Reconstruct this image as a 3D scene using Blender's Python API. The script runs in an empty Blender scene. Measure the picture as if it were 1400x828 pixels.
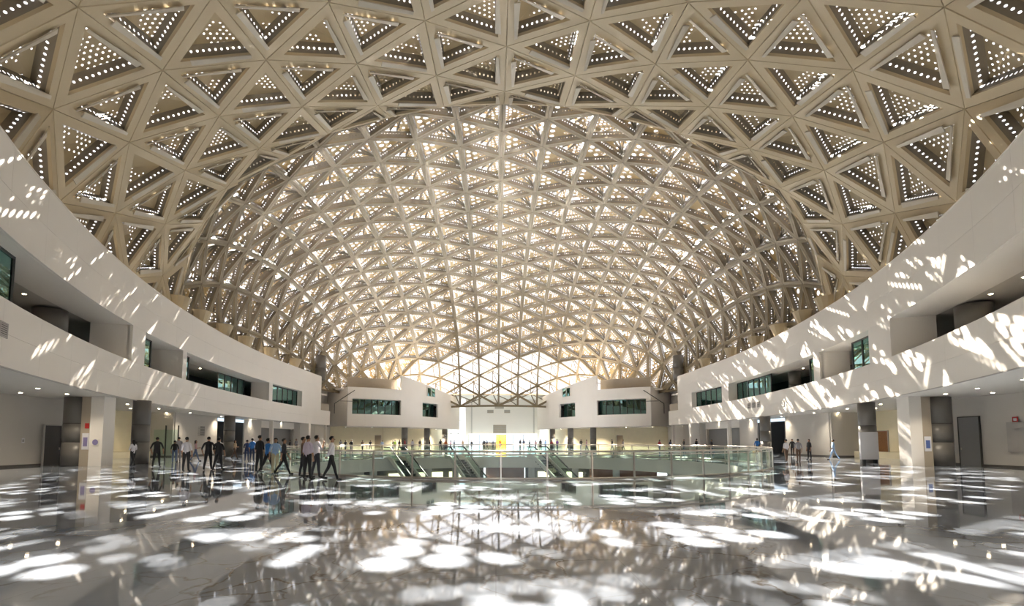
import bpy, bmesh, math, random
import numpy as np
from mathutils import Vector, Matrix

random.seed(7)
scene = bpy.context.scene
COL = scene.collection
R = math.radians

# ------------------------------------------------------------------ camera
cam_d = bpy.data.cameras.new('camera')
cam = bpy.data.objects.new('camera', cam_d)
COL.objects.link(cam)
cam.location = (0, 0, 1.55)
cam.rotation_euler = (R(94.0), 0, 0)
cam_d.sensor_width = 36
cam_d.lens = 660 / 1400 * 36
cam_d.shift_x = 22 / 1400
cam_d.shift_y = (602 - 660 * math.tan(R(4.0)) - 414) / 1400
cam_d.clip_end = 2000
scene.camera = cam

# ------------------------------------------------------------------ sky, sun, exposure
world = bpy.data.worlds.new('world')
scene.world = world
world.use_nodes = True
wn = world.node_tree
wn.nodes.clear()
wo = wn.nodes.new('ShaderNodeOutputWorld')
bg = wn.nodes.new('ShaderNodeBackground')
bg.inputs['Color'].default_value = (0.93, 0.94, 1.0, 1)
bg.inputs['Strength'].default_value = 1.2
wn.links.new(bg.outputs[0], wo.inputs['Surface'])

SUN_DIR = Vector((-0.1515, 0.9458, 0.8101)).normalized()
sun_d = bpy.data.lights.new('sun', 'SUN')
sun_d.energy = 55.0
sun_d.color = (1.0, 0.90, 0.76)
sun_d.angle = R(0.38)
sun = bpy.data.objects.new('sun', sun_d)
COL.objects.link(sun)
sun.rotation_euler = SUN_DIR.to_track_quat('Z', 'Y').to_euler()

scene.view_settings.view_transform = 'Standard'
scene.view_settings.look = 'None'
scene.view_settings.exposure = 0.9
scene.view_settings.gamma = 1.0
scene.view_settings.use_curve_mapping = False
scene.cycles.use_denoising = True
scene.cycles.max_bounces = 7
scene.cycles.diffuse_bounces = 4
scene.cycles.use_adaptive_sampling = True
scene.cycles.adaptive_threshold = 0.04
scene.cycles.transparent_max_bounces = 48
scene.cycles.sample_clamp_indirect = 8.0

# ------------------------------------------------------------------ materials
MATS = {}

def new_mat(name):
    m = bpy.data.materials.new(name)
    m.use_nodes = True
    MATS[name] = m
    nt = m.node_tree
    return m, nt, nt.nodes['Principled BSDF']

def plain(name, col, rough=0.5, metal=0.0, var=0.06, scale=1.5, bump=0.0):
    m, nt, b = new_mat(name)
    N, L = nt.nodes, nt.links
    tc = N.new('ShaderNodeTexCoord')
    nz = N.new('ShaderNodeTexNoise'); nz.inputs['Scale'].default_value = scale; nz.inputs['Detail'].default_value = 4
    L.new(tc.outputs['Object'], nz.inputs['Vector'])
    mx = N.new('ShaderNodeMix'); mx.data_type = 'RGBA'
    a = [max(0, c * (1 - var)) for c in col]; c2 = [min(1, c * (1 + var)) for c in col]
    mx.inputs[6].default_value = (*a, 1); mx.inputs[7].default_value = (*c2, 1)
    L.new(nz.outputs['Fac'], mx.inputs[0])
    L.new(mx.outputs[2], b.inputs['Base Color'])
    b.inputs['Roughness'].default_value = rough
    b.inputs['Metallic'].default_value = metal
    if bump:
        bp = N.new('ShaderNodeBump'); bp.inputs['Strength'].default_value = bump
        nz2 = N.new('ShaderNodeTexNoise'); nz2.inputs['Scale'].default_value = scale * 12
        L.new(tc.outputs['Object'], nz2.inputs['Vector'])
        L.new(nz2.outputs['Fac'], bp.inputs['Height']); L.new(bp.outputs[0], b.inputs['Normal'])
    return m

def math_node(nt, op, a=None, b=None, clamp=False):
    n = nt.nodes.new('ShaderNodeMath'); n.operation = op; n.use_clamp = clamp
    for i, v in enumerate((a, b)):
        if v is None: continue
        if isinstance(v, (int, float)): n.inputs[i].default_value = v
        else: nt.links.new(v, n.inputs[i])
    return n.outputs[0]

def perforated(name, col, pitch, rad, closed=0.2, patch=0.0, rough=0.45, simple=False):
    """metal sheet with round holes in a staggered grid laid out in metres"""
    m, nt, b = new_mat(name)
    N, L = nt.nodes, nt.links
    b.inputs['Base Color'].default_value = (*col, 1)
    b.inputs['Roughness'].default_value = rough
    uv = N.new('ShaderNodeUVMap'); uv.uv_map = 'UVMap'
    sc = N.new('ShaderNodeVectorMath'); sc.operation = 'SCALE'; sc.inputs['Scale'].default_value = 1.0 / pitch
    L.new(uv.outputs[0], sc.inputs[0])
    def lat(off):
        ad = N.new('ShaderNodeVectorMath'); ad.operation = 'ADD'; ad.inputs[1].default_value = (off[0] + 200, off[1] + 200 * 1.732, 0)
        L.new(sc.outputs[0], ad.inputs[0])
        dv = N.new('ShaderNodeVectorMath'); dv.operation = 'DIVIDE'; dv.inputs[1].default_value = (1, 1.732, 1)
        L.new(ad.outputs[0], dv.inputs[0])
        fl = N.new('ShaderNodeVectorMath'); fl.operation = 'FLOOR'; L.new(dv.outputs[0], fl.inputs[0])
        fr = N.new('ShaderNodeVectorMath'); fr.operation = 'FRACTION'; L.new(dv.outputs[0], fr.inputs[0])
        su = N.new('ShaderNodeVectorMath'); su.operation = 'SUBTRACT'; su.inputs[1].default_value = (0.5, 0.5, 0)
        L.new(fr.outputs[0], su.inputs[0])
        ml = N.new('ShaderNodeVectorMath'); ml.operation = 'MULTIPLY'; ml.inputs[1].default_value = (1, 1.732, 0)
        L.new(su.outputs[0], ml.inputs[0])
        ln = N.new('ShaderNodeVectorMath'); ln.operation = 'LENGTH'; L.new(ml.outputs[0], ln.inputs[0])
        hole = math_node(nt, 'LESS_THAN', ln.outputs['Value'], rad / pitch)
        if simple: return hole
        ad2 = N.new('ShaderNodeVectorMath'); ad2.operation = 'ADD'
        oi = N.new('ShaderNodeObjectInfo')
        L.new(fl.outputs[0], ad2.inputs[0]); L.new(oi.outputs['Random'], ad2.inputs[1])
        wn_ = N.new('ShaderNodeTexWhiteNoise'); L.new(ad2.outputs[0], wn_.inputs['Vector'])
        keep = math_node(nt, 'GREATER_THAN', wn_.outputs['Value'], closed)
        return math_node(nt, 'MULTIPLY', hole, keep)
    h = lat((0, 0)) if simple else math_node(nt, 'ADD', lat((0, 0)), lat((0.5, 0.866)), clamp=True)
    if patch:
        oi2 = N.new('ShaderNodeObjectInfo')
        sh = N.new('ShaderNodeVectorMath'); sh.operation = 'MULTIPLY_ADD'
        sh.inputs[1].default_value = (1, 1, 1)
        of = N.new('ShaderNodeVectorMath'); of.operation = 'SCALE'; of.inputs[0].default_value = (41, 23, 7)
        L.new(oi2.outputs['Random'], of.inputs['Scale'])
        L.new(uv.outputs[0], sh.inputs[0]); L.new(of.outputs[0], sh.inputs[2])
        pz = N.new('ShaderNodeTexNoise'); pz.inputs['Scale'].default_value = 0.7; pz.inputs['Detail'].default_value = 1
        L.new(sh.outputs[0], pz.inputs['Vector'])
        h = math_node(nt, 'MULTIPLY', h, math_node(nt, 'GREATER_THAN', pz.outputs['Fac'], patch))
    tr = N.new('ShaderNodeBsdfTransparent')
    mix = N.new('ShaderNodeMixShader')
    L.new(h, mix.inputs[0]); L.new(b.outputs[0], mix.inputs[1]); L.new(tr.outputs[0], mix.inputs[2])
    out = N['Material Output']
    L.new(mix.outputs[0], out.inputs['Surface'])
    return m

def thin_glass(name, tint, refl=0.9, base=0.06, rough=0.0):
    m, nt, b = new_mat(name)
    N, L = nt.nodes, nt.links
    N.remove(b)
    tr = N.new('ShaderNodeBsdfTransparent'); tr.inputs[0].default_value = (*tint, 1)
    gl = N.new('ShaderNodeBsdfGlossy'); gl.inputs['Roughness'].default_value = rough
    gl.inputs['Color'].default_value = (*refl, 1) if isinstance(refl, tuple) else (refl, refl, refl, 1)
    lw = N.new('ShaderNodeLayerWeight'); lw.inputs['Blend'].default_value = 0.5
    f = math_node(nt, 'POWER', lw.outputs['Facing'], 5.0)
    f = math_node(nt, 'MULTIPLY', f, 0.85)
    f = math_node(nt, 'ADD', f, base, clamp=True)
    mix = N.new('ShaderNodeMixShader')
    L.new(f, mix.inputs[0]); L.new(tr.outputs[0], mix.inputs[1]); L.new(gl.outputs[0], mix.inputs[2])
    L.new(mix.outputs[0], N['Material Output'].inputs['Surface'])
    return m

def emitter(name, col, strength):
    m, nt, b = new_mat(name)
    b.inputs['Base Color'].default_value = (*col, 1)
    b.inputs['Emission Color'].default_value = (*col, 1)
    b.inputs['Emission Strength'].default_value = strength
    m.cycles.emission_sampling = 'NONE'
    return m

def marble(name):
    m, nt, b = new_mat(name)
    N, L = nt.nodes, nt.links
    tc = N.new('ShaderNodeTexCoord')
    # cloudy grey body
    n1 = N.new('ShaderNodeTexNoise'); n1.inputs['Scale'].default_value = 0.5; n1.inputs['Detail'].default_value = 6
    L.new(tc.outputs['Object'], n1.inputs['Vector'])
    body = N.new('ShaderNodeMix'); body.data_type = 'RGBA'
    body.inputs[6].default_value = (0.215, 0.255, 0.325, 1); body.inputs[7].default_value = (0.36, 0.395, 0.455, 1)
    L.new(n1.outputs['Fac'], body.inputs[0])
    # distorted vein network
    n2 = N.new('ShaderNodeTexNoise'); n2.inputs['Scale'].default_value = 0.9; n2.inputs['Detail'].default_value = 5
    L.new(tc.outputs['Object'], n2.inputs['Vector'])
    ds = N.new('ShaderNodeVectorMath'); ds.operation = 'SCALE'; ds.inputs['Scale'].default_value = 1.6
    L.new(n2.outputs['Color'], ds.inputs[0])
    ad = N.new('ShaderNodeVectorMath'); ad.operation = 'ADD'
    L.new(tc.outputs['Object'], ad.inputs[0]); L.new(ds.outputs[0], ad.inputs[1])
    vo = N.new('ShaderNodeTexVoronoi'); vo.feature = 'DISTANCE_TO_EDGE'; vo.inputs['Scale'].default_value = 1.1
    L.new(ad.outputs[0], vo.inputs['Vector'])
    rp = N.new('ShaderNodeValToRGB')
    rp.color_ramp.elements[0].position = 0.0; rp.color_ramp.elements[0].color = (1, 1, 1, 1)
    rp.color_ramp.elements[1].position = 0.035; rp.color_ramp.elements[1].color = (0, 0, 0, 1)
    L.new(vo.outputs['Distance'], rp.inputs[0])
    n3 = N.new('ShaderNodeTexNoise'); n3.inputs['Scale'].default_value = 0.45
    L.new(tc.outputs['Object'], n3.inputs['Vector'])
    k = math_node(nt, 'SUBTRACT', n3.outputs['Fac'], 0.40)
    k = math_node(nt, 'MULTIPLY', k, 4.0, clamp=True)
    k = math_node(nt, 'MULTIPLY', k, rp.outputs[0])
    k = math_node(nt, 'MULTIPLY', k, 0.9)
    vn = N.new('ShaderNodeMix'); vn.data_type = 'RGBA'
    L.new(k, vn.inputs[0]); L.new(body.outputs[2], vn.inputs[6]); vn.inputs[7].default_value = (0.10, 0.075, 0.045, 1)
    # slab joints, 1.2 m grid, very thin
    br = N.new('ShaderNodeTexBrick'); br.inputs['Scale'].default_value = 1.0
    br.offset = 0.0
    br.inputs['Brick Width'].default_value = 1.6; br.inputs['Row Height'].default_value = 1.6
    br.inputs['Mortar Size'].default_value = 0.006
    br.inputs['Color1'].default_value = (1, 1, 1, 1); br.inputs['Color2'].default_value = (0.9, 0.9, 0.9, 1); br.inputs['Mortar'].default_value = (0.84, 0.84, 0.84, 1)
    L.new(tc.outputs['Object'], br.inputs['Vector'])
    mu = N.new('ShaderNodeMix'); mu.data_type = 'RGBA'; mu.blend_type = 'MULTIPLY'; mu.inputs[0].default_value = 1
    L.new(vn.outputs[2], mu.inputs[6]); L.new(br.outputs['Color'], mu.inputs[7])
    L.new(mu.outputs[2], b.inputs['Base Color'])
    b.inputs['Roughness'].default_value = 0.035
    b.inputs['IOR'].default_value = 1.5
    return m

marble('marble')
plain('white_wall', (0.86, 0.82, 0.765), 0.45, var=0.03, scale=0.4)
plain('soffit', (0.70, 0.67, 0.62), 0.55, var=0.03)
plain('plaster', (0.60, 0.57, 0.53), 0.6, var=0.04, scale=0.6)
plain('cream', (0.86, 0.78, 0.57), 0.6, var=0.05)
plain('tan_panel', (0.42, 0.36, 0.28), 0.6)
plain('column_grey', (0.165, 0.155, 0.14), 0.35, var=0.1, scale=2)
plain('column_joint', (0.05, 0.05, 0.045), 0.6)
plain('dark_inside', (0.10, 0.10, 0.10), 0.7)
plain('dark_door', (0.035, 0.03, 0.03), 0.5)
plain('wood', (0.22, 0.10, 0.035), 0.5, var=0.25, scale=6)
plain('brown_door', (0.20, 0.15, 0.09), 0.5, var=0.15)
plain('shutter', (0.22, 0.22, 0.22), 0.5)
plain('steel', (0.60, 0.56, 0.50), 0.28, metal=1.0, var=0.03)
plain('dark_metal', (0.05, 0.055, 0.055), 0.4, metal=0.5)
plain('vent_grey', (0.42, 0.40, 0.38), 0.5)
plain('baseboard', (0.10, 0.09, 0.08), 0.5)
plain('stone_brown', (0.26, 0.13, 0.09), 0.5, var=0.4, scale=1.2)
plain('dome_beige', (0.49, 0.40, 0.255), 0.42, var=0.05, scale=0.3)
plain('dome_beige_shaded', (0.205, 0.16, 0.092), 0.42, var=0.05, scale=0.3)  # darker copy of the frame beige, far dome's shade put into the colour
plain('dome_dark', (0.13, 0.105, 0.065), 0.5, var=0.08)
plain('fin_grey', (0.52, 0.475, 0.39), 0.35, var=0.05)
plain('sign_white', (0.75, 0.75, 0.78), 0.4)
plain('sign_violet', (0.25, 0.22, 0.42), 0.4)
plain('sign_red', (0.5, 0.03, 0.03), 0.4)
plain('sign_blue', (0.10, 0.16, 0.42), 0.4)
plain('orange_panel', (0.95, 0.42, 0.02), 0.5, var=0.05)
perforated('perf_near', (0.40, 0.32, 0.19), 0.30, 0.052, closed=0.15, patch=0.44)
perforated('perf_far', (0.46, 0.32, 0.13), 0.44, 0.135, closed=0.15)
perforated('perf_bold', (0.46, 0.32, 0.13), 0.80, 0.24, closed=0.10)
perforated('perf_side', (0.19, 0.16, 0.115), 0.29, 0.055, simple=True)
thin_glass('glass_green', (0.87, 0.95, 0.915), base=0.03)
thin_glass('glass_window', (0.22, 0.45, 0.42), base=0.22, refl=(0.55, 0.85, 0.80))
thin_glass('glass_clear', (0.9, 0.95, 0.95), base=0.03)
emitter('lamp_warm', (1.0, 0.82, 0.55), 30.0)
emitter('transom_glow', (0.65, 0.78, 0.9), 0.7)  # emission put into the transom glass to make it glow without a lamp
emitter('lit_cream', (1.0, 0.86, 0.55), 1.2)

# ------------------------------------------------------------------ helpers
def new_obj(name, mesh, parent=None, mat=None):
    o = bpy.data.objects.new(name, mesh)
    COL.objects.link(o)
    if mat is not None:
        mesh.materials.append(MATS[mat] if isinstance(mat, str) else mat)
    if parent is not None:
        o.parent = parent
    return o

def mesh_from(name, verts, faces, uv=None, smooth=False):
    me = bpy.data.meshes.new(name)
    me.from_pydata([tuple(v) for v in verts], [], faces)
    if uv is not None:
        lay = me.uv_layers.new(name='UVMap')
        flat = [c for f in faces for i in f for c in uv[i]]
        lay.data.foreach_set('uv', flat)
    if smooth:
        me.polygons.foreach_set('use_smooth', [True] * len(me.polygons))
    me.update()
    return me

def build(name, verts, faces, mat, parent=None, uv=None, smooth=False):
    return new_obj(name, mesh_from(name, verts, faces, uv, smooth), parent, mat)

def empty(name, loc=(0, 0, 0), rz=0.0):
    o = bpy.data.objects.new(name, None)
    COL.objects.link(o)
    o.location = loc
    o.rotation_euler = (0, 0, rz)
    o.empty_display_size = 0.2
    return o

def tag(o, label=None, cat=None, group=None, kind=None):
    if label: o['label'] = label
    if cat: o['category'] = cat
    if group: o['group'] = group
    if kind: o['kind'] = kind
    return o

class MB:
    """collects shapes for one mesh"""
    def __init__(s): s.v = []; s.f = []
    def add(s, vs, fs):
        k = len(s.v); s.v += [tuple(v) for v in vs]; s.f += [tuple(i + k for i in f) for f in fs]
    def box(s, x0, x1, y0, y1, z0, z1):
        s.add([(x0, y0, z0), (x1, y0, z0), (x1, y1, z0), (x0, y1, z0), (x0, y0, z1), (x1, y0, z1), (x1, y1, z1), (x0, y1, z1)],
              [(0, 3, 2, 1), (4, 5, 6, 7), (0, 1, 5, 4), (1, 2, 6, 5), (2, 3, 7, 6), (3, 0, 4, 7)])
    def prism(s, quad, z0, z1):
        n = len(quad)
        z0 = [z0] * n if isinstance(z0, (int, float)) else z0
        z1 = [z1] * n if isinstance(z1, (int, float)) else z1
        vs = [(p[0], p[1], z) for p, z in zip(quad, z0)] + [(p[0], p[1], z) for p, z in zip(quad, z1)]
        fs = [tuple(range(n))[::-1], tuple(range(n, 2 * n))] + [(i, (i + 1) % n, n + (i + 1) % n, n + i) for i in range(n)]
        s.add(vs, fs)
    def bar(s, a, b, w, h=None, up=(0, 0, 1)):
        h = h or w
        a = Vector(a); b = Vector(b); d = (b - a).normalized(); u = Vector(up)
        if abs(d.dot(u)) > 0.98: u = Vector((1, 0, 0))
        r = d.cross(u).normalized(); u = r.cross(d).normalized()
        o = [(-1, -1), (1, -1), (1, 1), (-1, 1)]
        vs = [a + r * (i * w / 2) + u * (j * h / 2) for i, j in o] + [b + r * (i * w / 2) + u * (j * h / 2) for i, j in o]
        s.add(vs, [(3, 2, 1, 0), (4, 5, 6, 7), (1, 5, 4, 0), (2, 6, 5, 1), (3, 7, 6, 2), (0, 4, 7, 3)])
    def cyl(s, cx, cy, z0, z1, r, n=24, r1=None):
        r1 = r if r1 is None else r1
        vs = [(cx + r * math.cos(2 * math.pi * i / n), cy + r * math.sin(2 * math.pi * i / n), z0) for i in range(n)]
        vs += [(cx + r1 * math.cos(2 * math.pi * i / n), cy + r1 * math.sin(2 * math.pi * i / n), z1) for i in range(n)]
        s.add(vs, [tuple(range(n))[::-1], tuple(range(n, 2 * n))] + [(i, (i + 1) % n, n + (i + 1) % n, n + i) for i in range(n)])
    def build(s, name, mat, parent=None, smooth=False):
        return build(name, s.v, s.f, mat, parent, smooth=smooth)

def box_obj(name, mat, x0, x1, y0, y1, z0, z1, parent=None):
    m = MB(); m.box(min(x0, x1), max(x0, x1), min(y0, y1), max(y0, y1), z0, z1)
    return m.build(name, mat, parent)

# ------------------------------------------------------------------ plan of the hall
AX = 0.6
WY = np.array([0, 8, 16.7, 20.4, 26.2, 32.5, 40, 50, 62, 72, 84, 92, 100, 105, 109, 112])
WW = np.array([8.5, 13.3, 18.15, 20, 22.5, 24.7, 26.7, 28.6, 29.9, 30.1, 29.9, 27.6, 22.6, 18.5, 15.0, 13.0])

def smooth_interp(x, X, Y):
    # Catmull-Rom style cubic through the points
    x = float(x)
    i = int(np.clip(np.searchsorted(X, x) - 1, 0, len(X) - 2))
    def slope(k):
        if k == 0: return (Y[1] - Y[0]) / (X[1] - X[0])
        if k == len(X) - 1: return (Y[-1] - Y[-2]) / (X[-1] - X[-2])
        return (Y[k + 1] - Y[k - 1]) / (X[k + 1] - X[k - 1])
    h = X[i + 1] - X[i]; t = (x - X[i]) / h
    m0, m1 = slope(i) * h, slope(i + 1) * h
    return (2*t**3 - 3*t**2 + 1) * Y[i] + (t**3 - 2*t**2 + t) * m0 + (-2*t**3 + 3*t**2) * Y[i+1] + (t**3 - t**2) * m1

def wid(y): return smooth_interp(y, WY, WW)

def wall_pt(side, y, off=0.0):
    """point on the gallery front at depth y, moved OFF metres away from the hall"""
    d = 0.05
    s = (wid(y + d) - wid(y - d)) / (2 * d)
    n = math.hypot(1, s)
    return (AX + side * (wid(y) + off / n), y - off * s / n)

# ------------------------------------------------------------------ floor with round opening
VC, VR = (1.1, 33.0), 14.0
FX0, FX1, FY0, FY1 = -48.0, 49.0, -30.0, 126.0
def floor_mesh():
    n = 128; vs = []; fs = []
    for i in range(n):
        a = 2 * math.pi * i / n
        c, s_ = math.cos(a), math.sin(a)
        k = min(((FX1 if c > 0 else FX0) - VC[0]) / c if abs(c) > 1e-6 else 1e9, ((FY1 if s_ > 0 else FY0) - VC[1]) / s_ if abs(s_) > 1e-6 else 1e9)
        vs.append((VC[0] + VR * c, VC[1] + VR * s_, 0)); vs.append((VC[0] + k * c, VC[1] + k * s_, 0))
    # rectangle corners
    for i in range(n):
        j = (i + 1) % n
        a0, a1 = vs[2 * i + 1], vs[2 * j + 1]
        if abs(a0[0] - a1[0]) > 1e-6 and abs(a0[1] - a1[1]) > 1e-6:
            cx = FX1 if max(a0[0], a1[0]) > FX1 - 1e-3 else FX0
            cy = FY1 if max(a0[1], a1[1]) > FY1 - 1e-3 else FY0
            vs.append((cx, cy, 0)); fs.append((2 * i, 2 * i + 1, len(vs) - 1, 2 * j + 1, 2 * j))
        else:
            fs.append((2 * i, 2 * i + 1, 2 * j + 1, 2 * j))
    return vs, fs
fv, ff = floor_mesh()
floor = tag(build('floor', fv, ff, 'marble'), 'polished pale grey marble floor with brown veins and sun patches', kind='structure')
# rim of the opening
def ring(name, cx, cy, r0, r1, z0, z1, mat, parent, n=96):
    vs = []; fs = []
    for i in range(n):
        a = 2 * math.pi * i / n; c, s_ = math.cos(a), math.sin(a)
        vs += [(cx + r0 * c, cy + r0 * s_, z0), (cx + r1 * c, cy + r1 * s_, z0), (cx + r1 * c, cy + r1 * s_, z1), (cx + r0 * c, cy + r0 * s_, z1)]
        j = (i + 1) % n
        for k in range(4):
            fs.append((4 * i + k, 4 * i + (k + 1) % 4, 4 * j + (k + 1) % 4, 4 * j + k))
    return build(name, vs, fs, mat, parent)
ring('slab_edge', VC[0], VC[1], VR, VR + 0.6, -1.05, -0.005, 'plaster', floor)
# lower storey seen through the opening
lower = tag(empty('floor_basement', (0, 0, 0)), kind='structure')
box_obj('lower_floor', 'marble', -28, 30, 8, 64, -5.6, -5.4, lower)
def arc_wall(name, mat, a0, a1, r, z0, z1, parent, n=16, th=0.3):
    m = MB()
    for i in range(n):
        A, B = a0 + (a1 - a0) * i / n, a0 + (a1 - a0) * (i + 1) / n
        p = [(VC[0] + q * math.cos(R(t)), VC[1] + q * math.sin(R(t))) for q, t in ((r, A), (r, B), (r + th, B), (r + th, A))]
        m.prism(p, z0, z1)
    return m.build(name, mat, parent)
arc_wall('stone_wall', 'stone_brown', 84, 97, 17.5, -5.4, -0.9, lower)
arc_wall('stone_wall', 'stone_brown', 40, 62, 17.5, -5.4, -0.9, lower)
arc_wall('back_wall', 'plaster', -20, 40, 19.5, -5.4, -0.9, lower)
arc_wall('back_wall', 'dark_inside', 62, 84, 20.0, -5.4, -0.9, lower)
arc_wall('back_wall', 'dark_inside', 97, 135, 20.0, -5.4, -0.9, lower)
arc_wall('back_wall', 'plaster', 135, 200, 19.5, -5.4, -0.9, lower)
for a0, a1 in ((66, 71), (73, 80), (103, 108), (110, 118), (121, 127)):
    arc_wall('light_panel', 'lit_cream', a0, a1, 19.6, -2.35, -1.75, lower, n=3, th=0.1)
for a in (65, 72, 81, 101, 109, 119, 128, 140, 50):
    m = MB(); m.cyl(VC[0] + 15.6 * math.cos(R(a)), VC[1] + 15.6 * math.sin(R(a)), -5.4, -1.0, 0.32, 16)
    m.build('lower_column', 'plaster', lower, smooth=False)

# ------------------------------------------------------------------ gallery walls left and right
Z_SOF, Z_SILL, Z_HEAD, Z_TOP = 4.25, 6.7, 9.05, 12.35
OPEN = {-1: [(12.0, 31.0), (33.0, 39.8), (40.6, 62.1), (63.2, 73.2)],
        1: [(12.0, 29.3), (32.3, 40.6), (41.7, 63.2), (65.2, 75.5)]}
Y0, Y1 = 8.0, 81.0

def stations(a, b, step=2.6):
    n = max(1, round((b - a) / step))
    return [a + (b - a) * i / n for i in range(n + 1)]

def strip(side, ya, yb, o0, o1, z0, z1, m=None, step=1.3, gap=0.0):
    """solid that follows the gallery front between offsets o0 and o1"""
    m = m or MB()
    st = stations(ya + gap, yb - gap, step)
    vs = []; fs = []
    for y in st:
        a = wall_pt(side, y, o0); b = wall_pt(side, y, o1)
        vs += [(*a, z0), (*b, z0), (*b, z1), (*a, z1)]
    for i in range(len(st) - 1):
        for k in range(4):
            q = (4 * i + k, 4 * i + (k + 1) % 4, 4 * i + 4 + (k + 1) % 4, 4 * i + 4 + k)
            fs.append(q if side < 0 else q[::-1])
    e = 4 * (len(st) - 1)
    fs += [(0, 3, 2, 1), (e, e + 1, e + 2, e + 3)]
    m.add(vs, fs)
    return m

SIDE_NAME = {-1: 'left', 1: 'right'}
WALLS = {}
for s in (-1, 1):
    nm = SIDE_NAME[s]
    root = tag(empty('wall_' + nm), 'curved white gallery wall with recessed window openings along the %s side' % nm, kind='structure')
    WALLS[s] = root
    marks = sorted({Y0, Y1, *[v for o in OPEN[s] for v in o]})
    # facing panels in courses
    for z0, z1 in ((Z_SOF, 5.45), (5.46, Z_SILL), (Z_HEAD, 10.68), (10.69, Z_TOP)):
        end = 84.6 if z1 <= Z_SILL + 0.01 else Y1
        st = stations(Y0, end, 3.1)
        for a, b in zip(st, st[1:]):
            strip(s, a, b, 0.0, 0.12, z0, z1, gap=0.004).build('panel', 'white_wall', root)
    prev = Y0
    for a, b in OPEN[s] + [(Y1, Y1)]:
        if a - prev > 0.2:
            strip(s, prev, a, 0.0, 0.3, Z_SILL + 0.005, Z_HEAD - 0.005).build('pier', 'white_wall', root)
        prev = b
    strip(s, Y0, 84.5, 0.13, 0.45, Z_SOF + 0.14, Z_SILL - 0.14).build('backing', 'white_wall', root)
    strip(s, Y0, Y1, 0.13, 0.45, Z_HEAD + 0.14, Z_TOP - 0.02).build('backing', 'white_wall', root)
    strip(s, Y0, Y1, -0.02, 0.5, Z_TOP, Z_TOP + 0.06).build('coping', 'white_wall', root)
    strip(s, Y0, 84.6, -0.015, 0.05, Z_SOF - 0.05, Z_SOF - 0.005).build('drip_trim', 'vent_grey', root)
    # window reveals
    for a, b in OPEN[s]:
        strip(s, a, b, 0.13, 2.3, Z_HEAD, Z_HEAD + 0.12).build('reveal_head', 'white_wall', root)
        strip(s, a, b, 0.13, 0.9, Z_SILL - 0.12, Z_SILL).build('reveal_sill', 'white_wall', root)
        for y, d in ((a, -1), (b, 1)):
            p = [wall_pt(s, y, 0.14), wall_pt(s, y + d * 0.25, 0.14), wall_pt(s, y + d * 0.25, 2.3), wall_pt(s, y, 2.3)]
            m = MB(); m.prism(p, Z_SILL - 0.6, Z_HEAD + 0.1); m.build('reveal_side', 'white_wall', root)
    # upper corridor behind the openings
    strip(s, Y0, 84.5, 0.46, 7.5, 5.75, 6.0).build('upper_floor', 'plaster', root)
    strip(s, Y0, 84.5, 2.3, 7.5, Z_HEAD + 0.06, Z_HEAD + 0.3).build('upper_ceiling', 'plaster', root)
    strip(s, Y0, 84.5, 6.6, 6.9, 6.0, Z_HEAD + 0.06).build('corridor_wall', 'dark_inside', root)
    strip(s, Y0, 84.5, 0.46, 7.5, Z_HEAD + 0.35, Z_HEAD + 0.6).build('roof_slab', 'plaster', root)
    # soffit over the ground floor
    strip(s, Y0, 84.5, 0.06, 12.0, Z_SOF, Z_SOF + 0.12).build('soffit', 'soffit', root)
    strip(s, Y0, 84.5, 12.0, 12.4, 0, Z_TOP).build('outer_wall', 'plaster', root)
    m = MB(); a = wall_pt(s, Y1, 0.0); b = wall_pt(s, Y1, 7.5)
    m.prism([(a[0], a[1]), (b[0], b[1]), (b[0], b[1] + 0.3), (a[0], a[1] + 0.3)], Z_SILL, Z_TOP); m.build('end_wall', 'white_wall', root)
    m = MB(); a = wall_pt(s, 84.6, 0.0); b = wall_pt(s, 84.6, 7.5)
    m.prism([(a[0], a[1]), (b[0], b[1]), (b[0], b[1] + 0.3), (a[0], a[1] + 0.3)], Z_SOF, Z_SILL); m.build('end_wall', 'white_wall', root)
    m = MB(); a = wall_pt(s, 81.4, 0.1); b = wall_pt(s, 84.5, 0.1)
    m.bar((*a, 7.3), (*b, 7.3), 0.12, 1.2); m.build('tan_screen', 'tan_panel', root)

# glazing in the upper openings
WIN = {-1: [(12.0, 19.6, 0.8), (33.0, 36.2, 0.9), (40.6, 43.2, 0.9), (53.0, 59.8, 2.2), (63.2, 73.2, 0.8)],
       1: [(12.0, 17.4, 0.8), (32.3, 36.9, 0.9), (41.7, 44.5, 0.9), (54.0, 63.2, 1.2), (65.2, 75.5, 0.8)]}
wi = 0
for s in (-1, 1):
    for a, b, off in WIN[s]:
        wi += 1
        root = tag(empty('window_%d' % wi), kind='structure')
        n = max(2, round((b - a) / 1.6))
        st = [a + (b - a) * i / n for i in range(n + 1)]
        for i in range(n):
            p, q = wall_pt(s, st[i], off), wall_pt(s, st[i + 1], off)
            m = MB(); m.bar((*p, (Z_SILL + Z_HEAD) / 2), (*q, (Z_SILL + Z_HEAD) / 2), 0.03, Z_HEAD - Z_SILL - 0.12)
            m.build('pane', 'glass_window', root)
        for y in st:
            p = wall_pt(s, y, off - 0.02)
            m = MB(); m.bar((*p, Z_SILL - 0.05), (*p, Z_HEAD), 0.1, 0.1); m.build('mullion', 'dark_metal', root)
        for z in (Z_SILL + 0.03, Z_HEAD - 0.05):
            m = MB()
            for i in range(n):
                m.bar((*wall_pt(s, st[i], off - 0.02), z), (*wall_pt(s, st[i + 1], off - 0.02), z), 0.1, 0.1)
            m.build('window_frame', 'dark_metal', root)

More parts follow.
